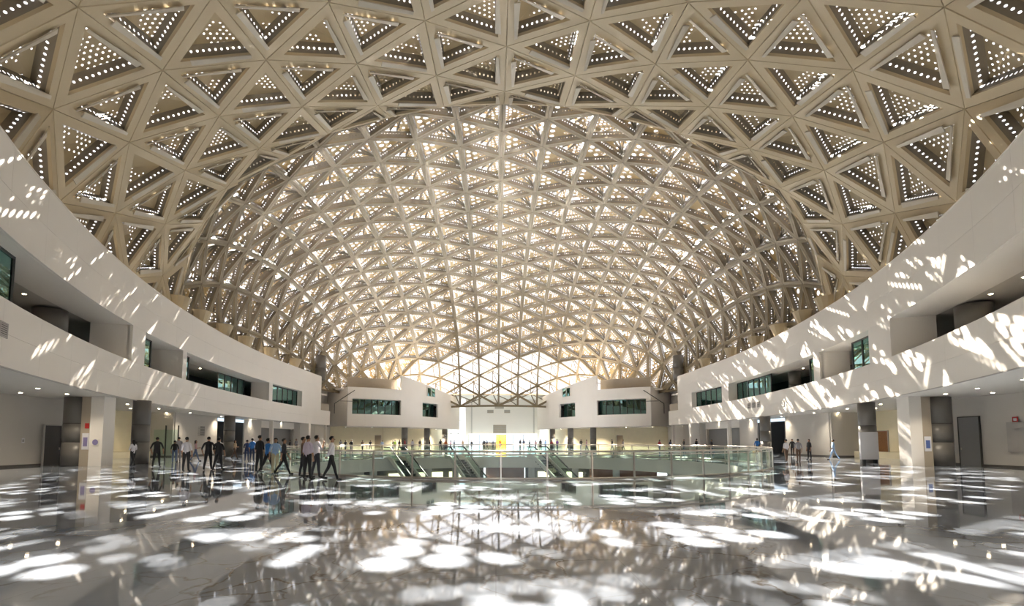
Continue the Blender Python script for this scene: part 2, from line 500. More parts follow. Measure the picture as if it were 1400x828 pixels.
# ------------------------------------------------------------------ ground floor walls behind the galleries
def wall_run(root, name, mat, pts, z0=0.0, z1=Z_SOF, th=0.25, base=True):
    for p, q in zip(pts, pts[1:]):
        m = MB(); m.bar((p[0], p[1], (z0 + z1) / 2), (q[0], q[1], (z0 + z1) / 2), th, z1 - z0); m.build(name, mat, root)
        if base:
            d = Vector((q[0] - p[0], q[1] - p[1], 0)).normalized(); nn = Vector((-d.y, d.x, 0))
            if nn.dot(Vector((AX - p[0], 33 - p[1], 0))) < 0: nn = -nn
            o = nn * (th / 2 + 0.01)
            m = MB(); m.bar((p[0] + o.x, p[1] + o.y, 0.06), (q[0] + o.x, q[1] + o.y, 0.06), 0.03, 0.12); m.build('skirting', 'baseboard', root)

for s in (-1, 1):
    X = lambda v: AX + s * v
    g = tag(empty('wall_ground_' + SIDE_NAME[s]), 'set-back ground floor walls under the %s gallery' % SIDE_NAME[s], kind='structure')
    wall_run(g, 'plaster_wall', 'plaster', [(X(28.8), 8), (X(29.2), 32.6)])
    wall_run(g, 'plaster_wall', 'cream', [(X(29.2), 32.6), (X(34.6), 32.8)])
    wall_run(g, 'cream_wall', 'cream', [(X(34.6), 32.8), (X(34.6), 46.5)], base=False)
    box_obj('bench', 'cream', X(33.4), X(34.4), 36, 46, 0.0, 0.55, g)
    wall_run(g, 'plaster_wall', 'plaster', [(X(34.6), 46.5), (X(31.6), 46.5), (X(32.0), 54.2)])
    # dark recess behind the third column
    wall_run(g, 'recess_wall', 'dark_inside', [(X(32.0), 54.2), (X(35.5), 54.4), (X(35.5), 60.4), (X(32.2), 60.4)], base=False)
    m = MB(); m.bar((X(32.2), 54.4, 3.95), (X(32.2), 60.4, 3.95), 0.1, 0.35); m.build('glass_transom', 'transom_glow', g)
    wall_run(g, 'plaster_wall', 'plaster', [(X(32.2), 60.4), (X(32.3), 65.0)])
    wall_run(g, 'roller_shutter', 'shutter', [(X(32.8), 65.0), (X(32.8), 75.5)], z1=3.3)
    wall_run(g, 'lintel', 'white_wall', [(X(32.3), 65.0), (X(32.3), 75.5)], z0=3.3, base=False)
    wall_run(g, 'plaster_wall', 'plaster', [(X(32.3), 75.5), (X(32.4), 84.5)])
    # front piers
    box_obj('pier', 'white_wall', (-24.8 if s < 0 else 25.3), (-24.0 if s < 0 else 26.05), 29.5, 30.4, 0, Z_SOF, g)
    for y, wx, wy, off in ((66.0, 0.25, 0.3, 1.2), (76.2, 0.7, 0.8, 0.5), (84.0, 0.2, 0.25, 0.4)):
        c = wall_pt(s, y, off)
        box_obj('pier', 'white_wall', c[0] - wx, c[0] + wx, c[1] - wy / 2, c[1] + wy / 2, 0, Z_SOF, g)

def column(x, y, r, h, label, base_z=0.0, joints=(1.45, 2.6), group=None):
    t = tag(empty('round_column', (x, y, base_z)), label, 'column', group)
    zs = [0.0] + [j for j in joints if j < h] + [h]
    for a, b in zip(zs, zs[1:]):
        m = MB(); m.cyl(0, 0, a + 0.012, b - 0.012, r, 40); o = m.build('drum', 'column_grey', t)
        o.data.polygons.foreach_set('use_smooth', [len(p.vertices) == 4 for p in o.data.polygons])
    m = MB(); m.cyl(0, 0, 0.0, h, r - 0.03, 24); m.build('core', 'column_joint', t)
    return t

column(-26.1, 30.2, 0.76, Z_SOF, 'thick dark grey column nearest the camera on the left, beside a white pier')
column(-23.95, 32.6, 0.52, Z_SOF, 'slimmer dark column on the left, behind the walking woman in a white blouse')
column(-28.9, 52.4, 0.55, Z_SOF, 'dark column on the left in front of a dark recess')
column(27.5, 30.2, 0.8, Z_SOF, 'thick dark grey column nearest the camera on the right, beside a white pier')
column(26.3, 34.2, 0.52, Z_SOF, 'dark column on the right with a white boxed base')
column(30.0, 53.8, 0.55, Z_SOF, 'dark column on the right just past the end of the railing')
for s, ys, nm in ((-1, (28.2, 45.5), 'left'), (1, (27.2, 52.6), 'right')):
    for i, y in enumerate(ys):
        c = wall_pt(s, y, 3.0)
        column(c[0], c[1], 0.8 if i == 0 else 0.6, 3.0, '%s dark column inside the upper %s gallery opening' % (('nearer', 'farther')[i], nm), base_z=6.0, joints=(1.6,))

# side board of the thick columns
for s, x in ((-1, -25.1), (1, 26.36)):
    t = tag(empty('column_cladding', (x, 29.75, 0)), 'tan metal cladding panel joining the %s thick column to its white pier' % SIDE_NAME[s], 'cladding')
    box_obj('panel', 'tan_panel', -0.3, 0.3, -0.2, 0.3, 0, Z_SOF - 0.01, t)
# white boxed base of the right column
t = tag(empty('column_box', (25.85, 33.55, 0)), 'white box wrapped around the foot of a dark right column', 'box')
box_obj('front_board', 'sign_white', -0.58, 0.58, -0.05, 0.0, 0.25, 2.15, t)
box_obj('side_board', 'sign_white', -0.62, -0.58, -0.05, 0.1, 0.25, 2.15, t)
box_obj('side_board', 'sign_white', 0.58, 0.62, -0.05, 0.1, 0.25, 2.15, t)
box_obj('foot', 'dark_metal', -0.5, -0.3, -0.04, 0.1, 0, 0.25, t)
box_obj('foot', 'dark_metal', 0.3, 0.5, -0.04, 0.1, 0, 0.25, t)

# doors, hatches and small fittings on the ground floor
def flat_door(name, x, y, w, h, mat, ax='y', z=0.0, parent=None, frame='vent_grey'):
    t = tag(empty(name, (x, y, z)), kind='structure')
    if ax == 'y':
        box_obj('door_leaf', mat, -0.03, 0.03, -w / 2, w / 2, 0.0, h, t)
        for a, b in ((-w / 2 - 0.06, -w / 2), (w / 2, w / 2 + 0.06)): box_obj('door_frame', frame, -0.05, 0.05, a, b, 0, h + 0.06, t)
        box_obj('door_frame', frame, -0.05, 0.05, -w / 2, w / 2, h, h + 0.06, t)
        box_obj('door_handle', 'steel', -0.08, 0.08, w / 2 - 0.14, w / 2 - 0.1, 0.95, 1.1, t)
    else:
        box_obj('door_leaf', mat, -w / 2, w / 2, -0.03, 0.03, 0.0, h, t)
        for a, b in ((-w / 2 - 0.06, -w / 2), (w / 2, w / 2 + 0.06)): box_obj('door_frame', frame, a, b, -0.05, 0.05, 0, h + 0.06, t)
        box_obj('door_frame', frame, -w / 2, w / 2, -0.05, 0.05, h, h + 0.06, t)
        box_obj('door_handle', 'steel', w / 2 - 0.14, w / 2 - 0.1, -0.08, 0.08, 0.95, 1.1, t)
    return t
flat_door('door_1', AX - 28.92, 30.9, 1.15, 2.5, 'dark_door')
flat_door('door_2', AX + 28.98, 30.2, 1.3, 3.0, 'shutter', frame='column_joint')
flat_door('door_3', AX - 34.4, 40.4, 1.3, 2.2, 'wood')
flat_door('door_4', AX + 34.4, 43.9, 1.4, 2.4, 'wood')
# teal glass doors in the left passage
t = tag(empty('door_5', (AX - 31.9, 46.3, 0)), kind='structure')
for i in range(2):
    box_obj('glass_leaf', 'glass_green', -1.4 + i * 1.2, -0.3 + i * 1.2, -0.1, -0.06, 0, 2.6, t)
    box_obj('stile', 'dark_metal', -0.3 + i * 1.2, -0.22 + i * 1.2, -0.13, -0.03, 0, 3.0, t)

def wall_sign(name, label, x, y, z, w, h, mat, rz, cat='sign', motif=None):
    t = tag(empty(name, (x, y, z), rz), label, cat)
    box_obj('board', mat, -w / 2, w / 2, -0.02, 0.0, -h / 2, h / 2, t)
    if motif:
        mm, kind = motif
        if kind == 'round':
            m = MB(); n = 20
            vs = [(0.42 * w * math.cos(2 * math.pi * i / n), -0.03, 0.42 * w * math.sin(2 * math.pi * i / n)) for i in range(n)]
            vs += [(a, -0.02, c) for a, b, c in vs]
            m.add(vs, [tuple(range(n)), tuple(range(n, 2 * n))[::-1]] + [(i, n + i, n + (i + 1) % n, (i + 1) % n) for i in range(n)])
            m.build('emblem', mm, t)
        else:
            box_obj('print_block', mm, -w * 0.3, w * 0.3, -0.028, -0.02, -h * 0.3, h * 0.25, t)
    return t
wall_sign('notice_board', 'pale notice board with a violet sheet on the left thick column cladding', -25.05, 29.54, 1.5, 0.42, 1.0, 'sign_white', 0, 'notice board', ('sign_violet', 'block'))
wall_sign('wall_sign', 'small dark red sign above the notice board on the left column cladding', -25.0, 29.54, 2.45, 0.25, 0.32, 'sign_red', 0)
wall_sign('wall_sign', 'small round blue emblem sign on the left white pier', -24.4, 29.49, 1.45, 0.42, 0.42, 'white_wall', 0, 'sign', ('sign_violet', 'round'))
wall_sign('notice_board', 'white notice board with a blue-grey print beside the right thick column', 26.35, 29.54, 1.35, 0.42, 0.9, 'sign_white', 0, 'notice board', ('sign_blue', 'block'))
wall_sign('wall_sign', 'small red sign on the right wall above a square hatch', AX + 28.9, 27.4, 2.75, 0.3, 0.3, 'sign_red', R(-90), 'sign', ('sign_white', 'block'))
wall_sign('wall_hatch', 'square grey hatch panel low on the right wall', AX + 28.85, 27.1, 1.75, 1.5, 1.7, 'vent_grey', R(-90), 'hatch')
wall_sign('wall_sign', 'small white sign on the left wall beside the dark door', AX - 28.85, 28.9, 1.55, 0.18, 0.28, 'sign_white', R(90), 'sign', ('vent_grey', 'block'))

def vent(label, s, y, z, w, h, n=6):
    p = wall_pt(s, y, -0.02); q = wall_pt(s, y + 0.1, -0.02)
    rz = math.atan2(q[1] - p[1], q[0] - p[0])
    t = tag(empty('vent_grille', (p[0], p[1], z), rz), label, 'vent')
    d = 0.03 if s < 0 else -0.03
    box_obj('backing', 'column_joint', -w / 2, w / 2, 0.0, -d * 0.5, -h / 2, h / 2, t)
    for a, b in ((-w / 2 - 0.05, -w / 2), (w / 2, w / 2 + 0.05)): box_obj('frame', 'vent_grey', a, b, -d, 0, -h / 2 - 0.05, h / 2 + 0.05, t)
    for a, b in ((-h / 2 - 0.05, -h / 2), (h / 2, h / 2 + 0.05)): box_obj('frame', 'vent_grey', -w / 2, w / 2, -d, 0, a, b, t)
    for i in range(n):
        z_ = -h / 2 + h * (i + 0.5) / n
        box_obj('slat', 'vent_grey', -w / 2, w / 2, -d, 0, z_ - h / n * 0.28, z_ + h / n * 0.28, t)
vent('grey slatted vent low on the left gallery wall at the picture edge', -1, 17.2, 5.55, 0.55, 0.45)
for i, (y, l) in enumerate(((54.6, 'nearest'), (55.9, 'middle'), (57.2, 'farthest'))):
    vent('%s of three small grey vents in a row on the right gallery wall' % l, 1, y, 5.65, 0.7, 0.55, 4)
vent('single small vent on the right gallery wall above the columns', 1, 48.6, 5.3, 0.6, 0.5, 4)

# alcove with curved head on the right, panel grille on both inner walls
for s, y0 in ((-1, 51.0), (1, 49.5)):
    t = tag(empty('wall_grille', (AX + s * 31.72, y0, 2.55)), 'square grey louvre panel on the inner wall under the %s gallery' % SIDE_NAME[s], 'grille')
    box_obj('backing', 'column_joint', -0.02, 0.02, -0.6, 0.6, -0.5, 0.5, t)
    for i in range(7): box_obj('slat', 'vent_grey', -0.05, 0.05, -0.6, 0.6, -0.48 + i * 0.14, -0.39 + i * 0.14, t)

# ------------------------------------------------------------------ downlights
def downlight(x, y, z, label, group, watts=0.0):
    t = tag(empty('downlight', (x, y, z)), label, 'light', group)
    m = MB(); m.cyl(0, 0, -0.03, 0.0, 0.12, 16); m.build('trim_ring', 'sign_white', t)
    m = MB(); m.cyl(0, 0, -0.04, -0.03, 0.075, 16); m.build('lens', 'lamp_warm', t)
    if watts:
        ld = bpy.data.lights.new('lamp_light', 'SPOT'); ld.energy = watts; ld.spot_size = R(125); ld.spot_blend = 1.0; ld.color = (1.0, 0.86, 0.66); ld.shadow_soft_size = 0.1
        lo = bpy.data.objects.new('lamp_light', ld); COL.objects.link(lo); lo.parent = t; lo.location = (0, 0, -0.06)
for s in (-1, 1):
    nm = SIDE_NAME[s]
    for y in (22.0, 25.5, 28.4, 36.0, 41.0, 47.0, 54.0, 62.0, 71.0):
        for off in (2.1, 4.2):
            c = wall_pt(s, y, off)
            downlight(c[0], c[1], Z_SOF, 'small round downlight in the ground floor soffit under the %s gallery' % nm, 'soffit downlights, %s gallery' % nm, 300.0 if off < 3 else 0.0)
    for y in (20.0, 23.0, 25.5, 44.5, 47.5, 50.5):
        for off in (2.9, 4.6):
            c = wall_pt(s, y, off)
            downlight(c[0], c[1], Z_HEAD + 0.06, 'small round downlight on the dark ceiling of the upper %s gallery' % nm, 'upper gallery downlights, %s' % nm)

for s in (-1, 1):
    for x, y in ((32.2, 38.5), (32.2, 43.0)):
        downlight(AX + s * x, y, Z_SOF, 'round downlight in the cream side room under the %s gallery' % SIDE_NAME[s], 'side room downlights', 160.0)

for i, a in enumerate((62, 80, 98, 116, 134)):  # lamps added to brighten the brown stone of the lower storey
    downlight(VC[0] + 16.4 * math.cos(R(a)), VC[1] + 16.4 * math.sin(R(a)), -1.05, 'added downlight brightening the stone under the floor slab inside the round opening, %s from the right' % ('first', 'second', 'third', 'fourth', 'fifth')[i], 'added lower storey downlights', 350.0)

# ------------------------------------------------------------------ far wings and end wall
def mirror(s, x): return AX + s * x
WING = [(27.7, 88.0), (23.5, 90.0), (19.0, 93.4), (16.2, 97.0), (13.6, 101.8), (11.2, 107.4), (9.2, 114.0)]
def wing_pts(s, n=4):
    pts = []
    P = WING
    for i in range(len(P) - 1):
        p0 = P[max(0, i - 1)]; p1 = P[i]; p2 = P[i + 1]; p3 = P[min(len(P) - 1, i + 2)]
        for k in range(n):
            t = k / n
            f = lambda a, b, c, d: 0.5 * (2 * b + (c - a) * t + (2 * a - 5 * b + 4 * c - d) * t * t + (-a + 3 * b - 3 * c + d) * t ** 3)
            pts.append((f(p0[0], p1[0], p2[0], p3[0]), f(p0[1], p1[1], p2[1], p3[1])))
    pts.append(P[-1])
    return [(mirror(s, x), y) for x, y in pts]

for s in (-1, 1):
    nm = SIDE_NAME[s]
    root = tag(empty('wall_wing_' + nm), 'curved white far wing with strip windows on the %s' % nm, kind='structure')
    pts = wing_pts(s)            # 25 points
    def poly(i0, i1, z0, z1, name, mat, off0=0.0, off1=0.4, ztop=None):
        for i in range(i0, i1):
            p, q = pts[i], pts[i + 1]
            d = Vector((q[0] - p[0], q[1] - p[1], 0)).normalized()
            nn = Vector((d.y, -d.x, 0)) * (-s)
            if nn.dot(Vector((p[0] - AX, 0, 0))) < 0: nn = -nn
            m = MB()
            a0 = Vector((*p, 0)) + nn * off0; b0 = Vector((*q, 0)) + nn * off0; a1 = Vector((*p, 0)) + nn * off1; b1 = Vector((*q, 0)) + nn * off1
            t0 = z1 if ztop is None else ztop(i); t1 = z1 if ztop is None else ztop(i + 1)
            m.prism([a0[:2], b0[:2], b1[:2], a1[:2]], z0, [t0, t1, t1, t0]); m.build(name, mat, root)
    N_ = len(pts) - 1
    w1 = (1, 8); w2 = (13, 17)
    poly(0, N_, Z_SOF, 6.45, 'panel', 'white_wall')
    top = lambda i: (11.4 if i < 8 else 14.2 - (i - 8) * 0.19)
    for i0, i1 in ((0, w1[0]), (w1[1], w2[0]), (w2[1], N_)):
        poly(i0, i1, 6.45, 9.3, 'pier', 'white_wall')
    poly(0, 8, 9.3, 11.4, 'panel', 'white_wall')
    poly(8, N_, 9.3, 12, 'panel', 'white_wall', ztop=top)
    poly(0, N_, Z_SOF - 0.1, Z_SOF, 'soffit', 'soffit', 0.0, 7.0)
    poly(0, N_, 9.3, 9.5, 'reveal_head', 'white_wall', 0.4, 7.0)
    poly(0, N_, 6.2, 6.45, 'reveal_sill', 'white_wall', 0.4, 7.0)
    poly(0, N_, 6.45, 9.3, 'inner_wall', 'dark_inside', 3.4, 3.7)
    # setback tan screens above the low parapet
    for i in range(0, 8, 2):
        poly(i, i + 2, 11.4, 13.4, 'tan_screen', 'tan_panel', 1.4, 1.55)
    # side return towards the gallery
    m = MB(); m.bar((mirror(s, 27.7), 88.1, 7.8), (mirror(s, 34.5), 95, 7.8), 0.3, 7.1); m.build('side_wall', 'plaster', root)
    # windows: panes and mullions
    for k, (i0, i1, off) in enumerate(((w1[0], w1[1], 1.2), (w2[0], w2[1], 1.2))):
        wi += 1
        wr = tag(empty('window_%d' % wi), kind='structure')
        for i in range(i0, i1):
            p, q = pts[i], pts[i + 1]
            d = Vector((q[0] - p[0], q[1] - p[1], 0)).normalized(); nn = Vector((d.y, -d.x, 0))
            if nn.dot(Vector((p[0] - AX, 0, 0))) < 0: nn = -nn
            a = Vector((*p, 7.87)) + nn * off; b = Vector((*q, 7.87)) + nn * off
            m = MB(); m.bar(a, b, 0.04, 2.8); m.build('pane', 'glass_window', wr)
            m = MB(); m.bar(a + Vector((0, 0, -1.4)), a + Vector((0, 0, 1.4)), 0.14); m.build('mullion', 'dark_metal', wr)
    # small upper window
    wi += 1
    wr = tag(empty('window_%d' % wi), kind='structure')
    p, q = pts[14], pts[16]
    d = Vector((q[0] - p[0], q[1] - p[1], 0)).normalized(); nn = Vector((d.y, -d.x, 0))
    if nn.dot(Vector((p[0] - AX, 0, 0))) > 0: nn = -nn
    a = Vector((*p, 11.6)) + nn * 0.12; b = Vector((*q, 11.6)) + nn * 0.12
    m = MB(); m.bar(a, b, 0.06, 1.7); m.build('pane', 'glass_window', wr)
    for c in (a, (a + b) / 2, b):
        m = MB(); m.bar(c + Vector((0, 0, -0.9)), c + Vector((0, 0, 0.9)), 0.16); m.build('mullion', 'white_wall', wr)
    # ground floor under the wing
    wall_run(root, 'cream_wall', 'cream', [(mirror(s, 34), 97.0), (mirror(s, 24.0), 100.0), (mirror(s, 15.5), 110.0), (mirror(s, 12.5), 120.0)], base=False)
    flat_door('door_%d' % (6 if s < 0 else 7), mirror(s, 25.2), 99.45, 1.9, 2.6, 'brown_door', ax='x')
    for j, (cx, cy) in enumerate(((19.0, 97.4), (15.2, 102.3), (12.2, 109.5))):
        column(mirror(s, cx), cy, 0.62, Z_SOF - 0.1, '%s grey column under the far %s wing, counted from the gallery' % (('first', 'second', 'third')[j], nm), joints=(2.0,))
    for x, y in ((25.0, 95.0), (19.0, 100.5), (14.0, 108.0), (29.5, 93.0)):
        downlight(mirror(s, x), y, Z_SOF - 0.1, 'round downlight under the far %s wing' % nm, 'downlights under the far wings', 5500.0)
    # support post at the gallery end
    column(mirror(s, 31.0), 83.0, 0.9, 4.2, 'thick dark dome support on top of the %s gallery end' % nm, base_z=Z_HEAD + 0.6 + 2.4, joints=(2.0,))
    # stair rail on the terrace
    t = tag(empty('stair_rail', (mirror(s, 29.6), 86.5, 8.4)), 'thin sloping handrail between the %s gallery and the far wing' % nm, 'handrail')
    m = MB(); m.bar((0, 0, -0.2), (-s * 3.0, 2.0, 2.4), 0.12); m.build('rail', 'dark_metal', t)
    m = MB(); m.bar((0, 0, -0.2), (0, 0, -2.0), 0.1); m.build('post', 'dark_metal', t)
    m = MB(); m.bar((-s * 0.8, 0.5, 0.3), (-s * 3.4, 2.1, 0.35), 0.08); m.build('rail', 'dark_metal', t)

# end wall
end = tag(empty('wall_back', (1.7, 122, 0)), 'plain pale end wall with square vents above a glazed entrance', kind='structure')
box_obj('wall_face', 'white_wall', -9.4, 9.4, 0, 0.5, 3.3, 11.9, end)
for a, b in ((-9.4, -8.6), (8.6, 9.4)): box_obj('jamb', 'white_wall', a, b, 0, 0.5, 0, 3.3, end)
for a in (-8.0, 7.7): box_obj('pilaster', 'plaster', a, a + 0.35, -0.3, 0, 3.3, 11.9, end)
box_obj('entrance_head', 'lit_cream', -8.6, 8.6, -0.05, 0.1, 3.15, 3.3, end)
for x0, x1, z0, z1 in ((-2.0, 0.3, 9.6, 11.2), (-2.4, 0.9, 3.4, 5.5), (-3.9, -2.3, 8.5, 9.3), (0.4, 1.9, 8.5, 9.3)):
    v = box_obj('vent', 'vent_grey', x0, x1, -0.06, -0.02, z0, z1, end)
    n = int((z1 - z0) / 0.3)
    for i in range(n): box_obj('slat', 'tan_panel', x0 + 0.05, x1 - 0.05, -0.1, -0.06, z0 + 0.08 + i * 0.3, z0 + 0.24 + i * 0.3, v)
wi += 1
ent = tag(empty('window_%d' % wi, (1.7, 122, 0)), kind='structure')
xs = [-8.6, -5.9, -3.2, -0.9, 0.9, 2.6, 5.2, 8.6]
for i, (a, b) in enumerate(zip(xs, xs[1:])):
    box_obj('pane', 'glass_clear', a + 0.06, b - 0.06, 0.25, 0.3, 0, 3.15, ent)
    box_obj('mullion', 'dark_metal', a - 0.06, a + 0.06, 0.2, 0.35, 0, 3.15, ent)
t = tag(empty('orange_booth', (1.3, 125.0, 0)), 'bright orange panel glowing behind the far entrance glass', 'panel')
box_obj('panel', 'orange_panel', -1.3, 1.3, 0, 0.3, 0, 3.1, t)
t = tag(empty('reception_desk', (-1.5, 112.0, 0)), 'light wooden reception desk in front of the far entrance', 'desk')
box_obj('front', 'cream', -1.6, 1.6, 0, 0.1, 0, 1.1, t)
box_obj('top', 'wood', -1.7, 1.7, -0.1, 0.8, 1.1, 1.16, t)
# tall side windows next to the end wall
for s in (-1, 1):
    wi += 1
    w_ = tag(empty('window_%d' % wi, (1.7 + s * 12.2, 122.2, 0)), kind='structure')
    box_obj('pane', 'glass_clear', -2.6, 2.6, 0, 0.05, 0.1, 10.0, w_)
    for x in (-2.7, -0.9, 0.9, 2.6): box_obj('mullion', 'white_wall', x, x + 0.12, -0.1, 0.1, 0, 10.0, w_)
    for z in (0, 3.2, 6.6, 10.0): box_obj('transom', 'white_wall', -2.7, 2.7, -0.1, 0.1, z, z + 0.18, w_)

# roofs added past the dome to shade the end wall and wings
roof = tag(empty('ceiling_end_shade'), 'flat pale roof added beyond the dome to shade the end wall and wings', kind='structure')
box_obj('roof_slab', 'soffit', -26, 28, 110.2, 126, 11.95, 12.3, roof)
for s in (-1, 1):
    m = MB()
    wp = [(mirror(s, x), y) for x, y in ((27.2, 89.0), (23.2, 91.0), (19.4, 94.0), (16.6, 97.6), (14.2, 102.2), (11.8, 107.8), (9.8, 114.0), (9.8, 126), (44, 126), (44, 84.8), (32, 84.8), (32, 89.0))]
    m.prism(wp, 10.9, 11.2); m.build('wing_shade_roof', 'soffit', roof)
    box_obj('outer_wall', 'plaster', mirror(s, 43.7), mirror(s, 44.0), 80, 126, 0, 11.2, roof)
    wall_run(roof, 'passage_wall', 'plaster', [(mirror(s, 32.4), 84.6), (mirror(s, 34.0), 97.0)], z1=10.9)
    box_obj('rear_wall', 'cream', mirror(s, 13.0), mirror(s, 44.0), 125.4, 125.8, 0, 11.2, roof)
# unseen enclosure added behind the viewer to cut the light from there
blocker = tag(empty('wall_front'), 'unseen plain walls and roof added behind the viewer to block light', kind='structure')
box_obj('blocker_wall', 'plaster', -17, 18.2, -16.4, -16, 4.2, 16, blocker)
for x0, x1 in ((-17, -9), (10, 18.2)): box_obj('blocker_wall', 'plaster', x0, x1, -16.4, -16, 0, 4.2, blocker)
for x in (-17.3, 18.2): box_obj('side_wall', 'plaster', x, x + 0.3, -16.4, 9, 0, 19, blocker)
box_obj('blocker_roof', 'soffit', -17, 18.2, -16.4, 2.8, 16, 16.4, blocker)
box_obj('blocker_upstand', 'soffit', -17, 18.2, 2.6, 2.9, 16, 20, blocker)

# ------------------------------------------------------------------ round railing
RC, RR = (1.1, 35.65), 16.7
rail = tag(empty('glass_railing', (RC[0], RC[1], 0)), 'circular glass railing with steel posts around the floor opening', 'railing')
NP = 58
def rp(i, r=RR): 
    a = 2 * math.pi * (i + 0.5) / NP - math.pi / 2
    return r * math.cos(a), r * math.sin(a)
post_me = None
for i in range(NP):
    x, y = rp(i)
    a = math.atan2(y, x)
    if post_me is None:
        m = MB(); m.box(-0.035, 0.035, -0.025, 0.025, 0.0, 1.08); m.box(-0.07, 0.07, -0.06, 0.06, 0.0, 0.02)
        post_me = mesh_from('post', m.v, m.f); post_me.materials.append(MATS['steel'])
    o = new_obj('post', post_me, rail); o.location = (x, y, 0); o.rotation_euler = (0, 0, a)
    x2, y2 = rp(i + 1)
    m = MB(); m.bar((x * 0.97 + x2 * 0.03, y * 0.97 + y2 * 0.03, 0.54), (x * 0.03 + x2 * 0.97, y * 0.03 + y2 * 0.97, 0.54), 0.014, 0.9)
    m.build('glass_panel', 'glass_green', rail)
def torus(name, r, z, th, mat, parent, n=116, k=10, h=None):
    vs = []; fs = []
    h = h or th
    for i in range(n):
        a = 2 * math.pi * i / n
        for j in range(k):
            b = 2 * math.pi * j / k
            q = r + th * math.cos(b)
            vs.append((q * math.cos(a), q * math.sin(a), z + h * math.sin(b)))
    for i in range(n):
        for j in range(k):
            fs.append((i * k + j, ((i + 1) % n) * k + j, ((i + 1) % n) * k + (j + 1) % k, i * k + (j + 1) % k))
    return build(name, vs, fs, mat, parent, smooth=True)
torus('handrail', RR, 1.12, 0.045, 'steel', rail)
torus('lower_rail', RR, 0.99, 0.018, 'steel', rail)
torus('base_rail', RR, 0.06, 0.02, 'steel', rail, h=0.05)

# escalators going down into the opening
def escalator(x, y, rz, label):
    t = tag(empty('escalator', (x, y, 0), rz), label, 'escalator')
    L = 9.3; D = 5.35; w = 0.62
    m = MB()
    n = 26
    for i in range(n):
        m.box(-w, w, L * i / n, L * (i + 1) / n, -D * (i + 1) / n - 0.25, -D * (i + 1) / n)
    m.build('steps', 'dark_metal', t)
    for sx in (-1, 1):
        m = MB()
        X0, X1 = sx * (w + 0.06), sx * (w + 0.10)
        m.add([(X0, -1.2, 0), (X0, 0, 0), (X0, L, -D), (X0, L, -D + 0.9), (X0, 0, 0.9), (X0, -1.2, 0.9), (X1, -1.2, 0), (X1, 0, 0), (X1, L, -D), (X1, L, -D + 0.9), (X1, 0, 0.9), (X1, -1.2, 0.9)],
              [(0, 1, 4, 5), (1, 2, 3, 4), (11, 10, 7, 6), (10, 9, 8, 7), (5, 4, 10, 11), (4, 3, 9, 10), (0, 5, 11, 6)])
        m.build('glass_balustrade', 'glass_green', t)
        m = MB(); xm = (X0 + X1) / 2
        m.bar((xm, -1.25, 0.95), (xm, 0, 0.95), 0.1, 0.08); m.bar((xm, 0, 0.95), (xm, L, -D + 0.95), 0.1, 0.08)
        m.build('handrail', 'dark_metal', t)
        m = MB(); m.bar((xm, -1.25, 0.0), (xm, 0, 0.0), 0.14, 0.35); m.bar((xm, 0, 0.0), (xm, L, -D), 0.14, 0.35)
        m.build('skirt', 'plaster', t)
    return t
escalator(-8.6, 42.5, R(-142), 'left escalator going down into the round opening')
escalator(-3.6, 45.2, R(-150), 'middle escalator going down into the round opening')
escalator(4.2, 45.2, R(-150), 'right escalator going down into the round opening')

# ------------------------------------------------------------------ the dome
S = 5.0
B0 = 13.6
PN = [(3, 19.0), (9, 20.6), (15, 22.1), (22, 23.5), (28.6, 24.5), (32.3, 25.4), (34.8, 26.9), (36.2, 29.0), (36.8, 31.4)]
PF = [(36.8, 31.4), (45, 32.4), (55, 32.6), (65, 32.2), (75, 31.0), (85, 28.8), (94, 25.4), (101, 21.4), (105.5, 17.0), (108.2, 12.6), (109.0, 9.4)]

def dense(P):
    X = np.array([p[0] for p in P], float); Yv = np.array([p[1] for p in P], float)
    T = np.concatenate([[0], np.cumsum(np.hypot(np.diff(X), np.diff(Yv)))])
    ts = np.linspace(0, T[-1], 600)
    ys = np.array([smooth_interp(t, T, X) for t in ts]); hs = np.array([smooth_interp(t, T, Yv) for t in ts])
    arc = np.concatenate([[0], np.cumsum(np.hypot(np.diff(ys), np.diff(hs)))])
    return arc, ys, hs

PHI = np.linspace(-math.pi / 2, math.pi / 2, 241)
def dome_pt(prof, a, t, shift):
    arc, ys, hs = prof
    y = float(np.interp(t, arc, ys)); H = float(np.interp(t, arc, hs))
    W = wid(min(y, 112)) + 1.7
    b0 = min(B0, H - 1.0)
    xs = W * np.sin(PHI); zs = b0 + (H - b0) * np.cos(PHI) ** 0.9
    al = np.concatenate([[0], np.cumsum(np.hypot(np.diff(xs), np.diff(zs)))]); al -= al[-1] / 2
    half = al[-1]
    if abs(a) <= half:
        x = float(np.interp(a, al, xs)); z = float(np.interp(a, al, zs)); ok = True
    else:
        ex = abs(a) - half
        x = math.copysign(W, a); z = b0 - min(ex, 3.2); ok = ex < 7.0
    sn = x / W
    y += shift(y) * sn ** 2
    x = (wid(min(y, 112)) + 1.7) * sn
    return Vector((AX + x, y, z)), ok

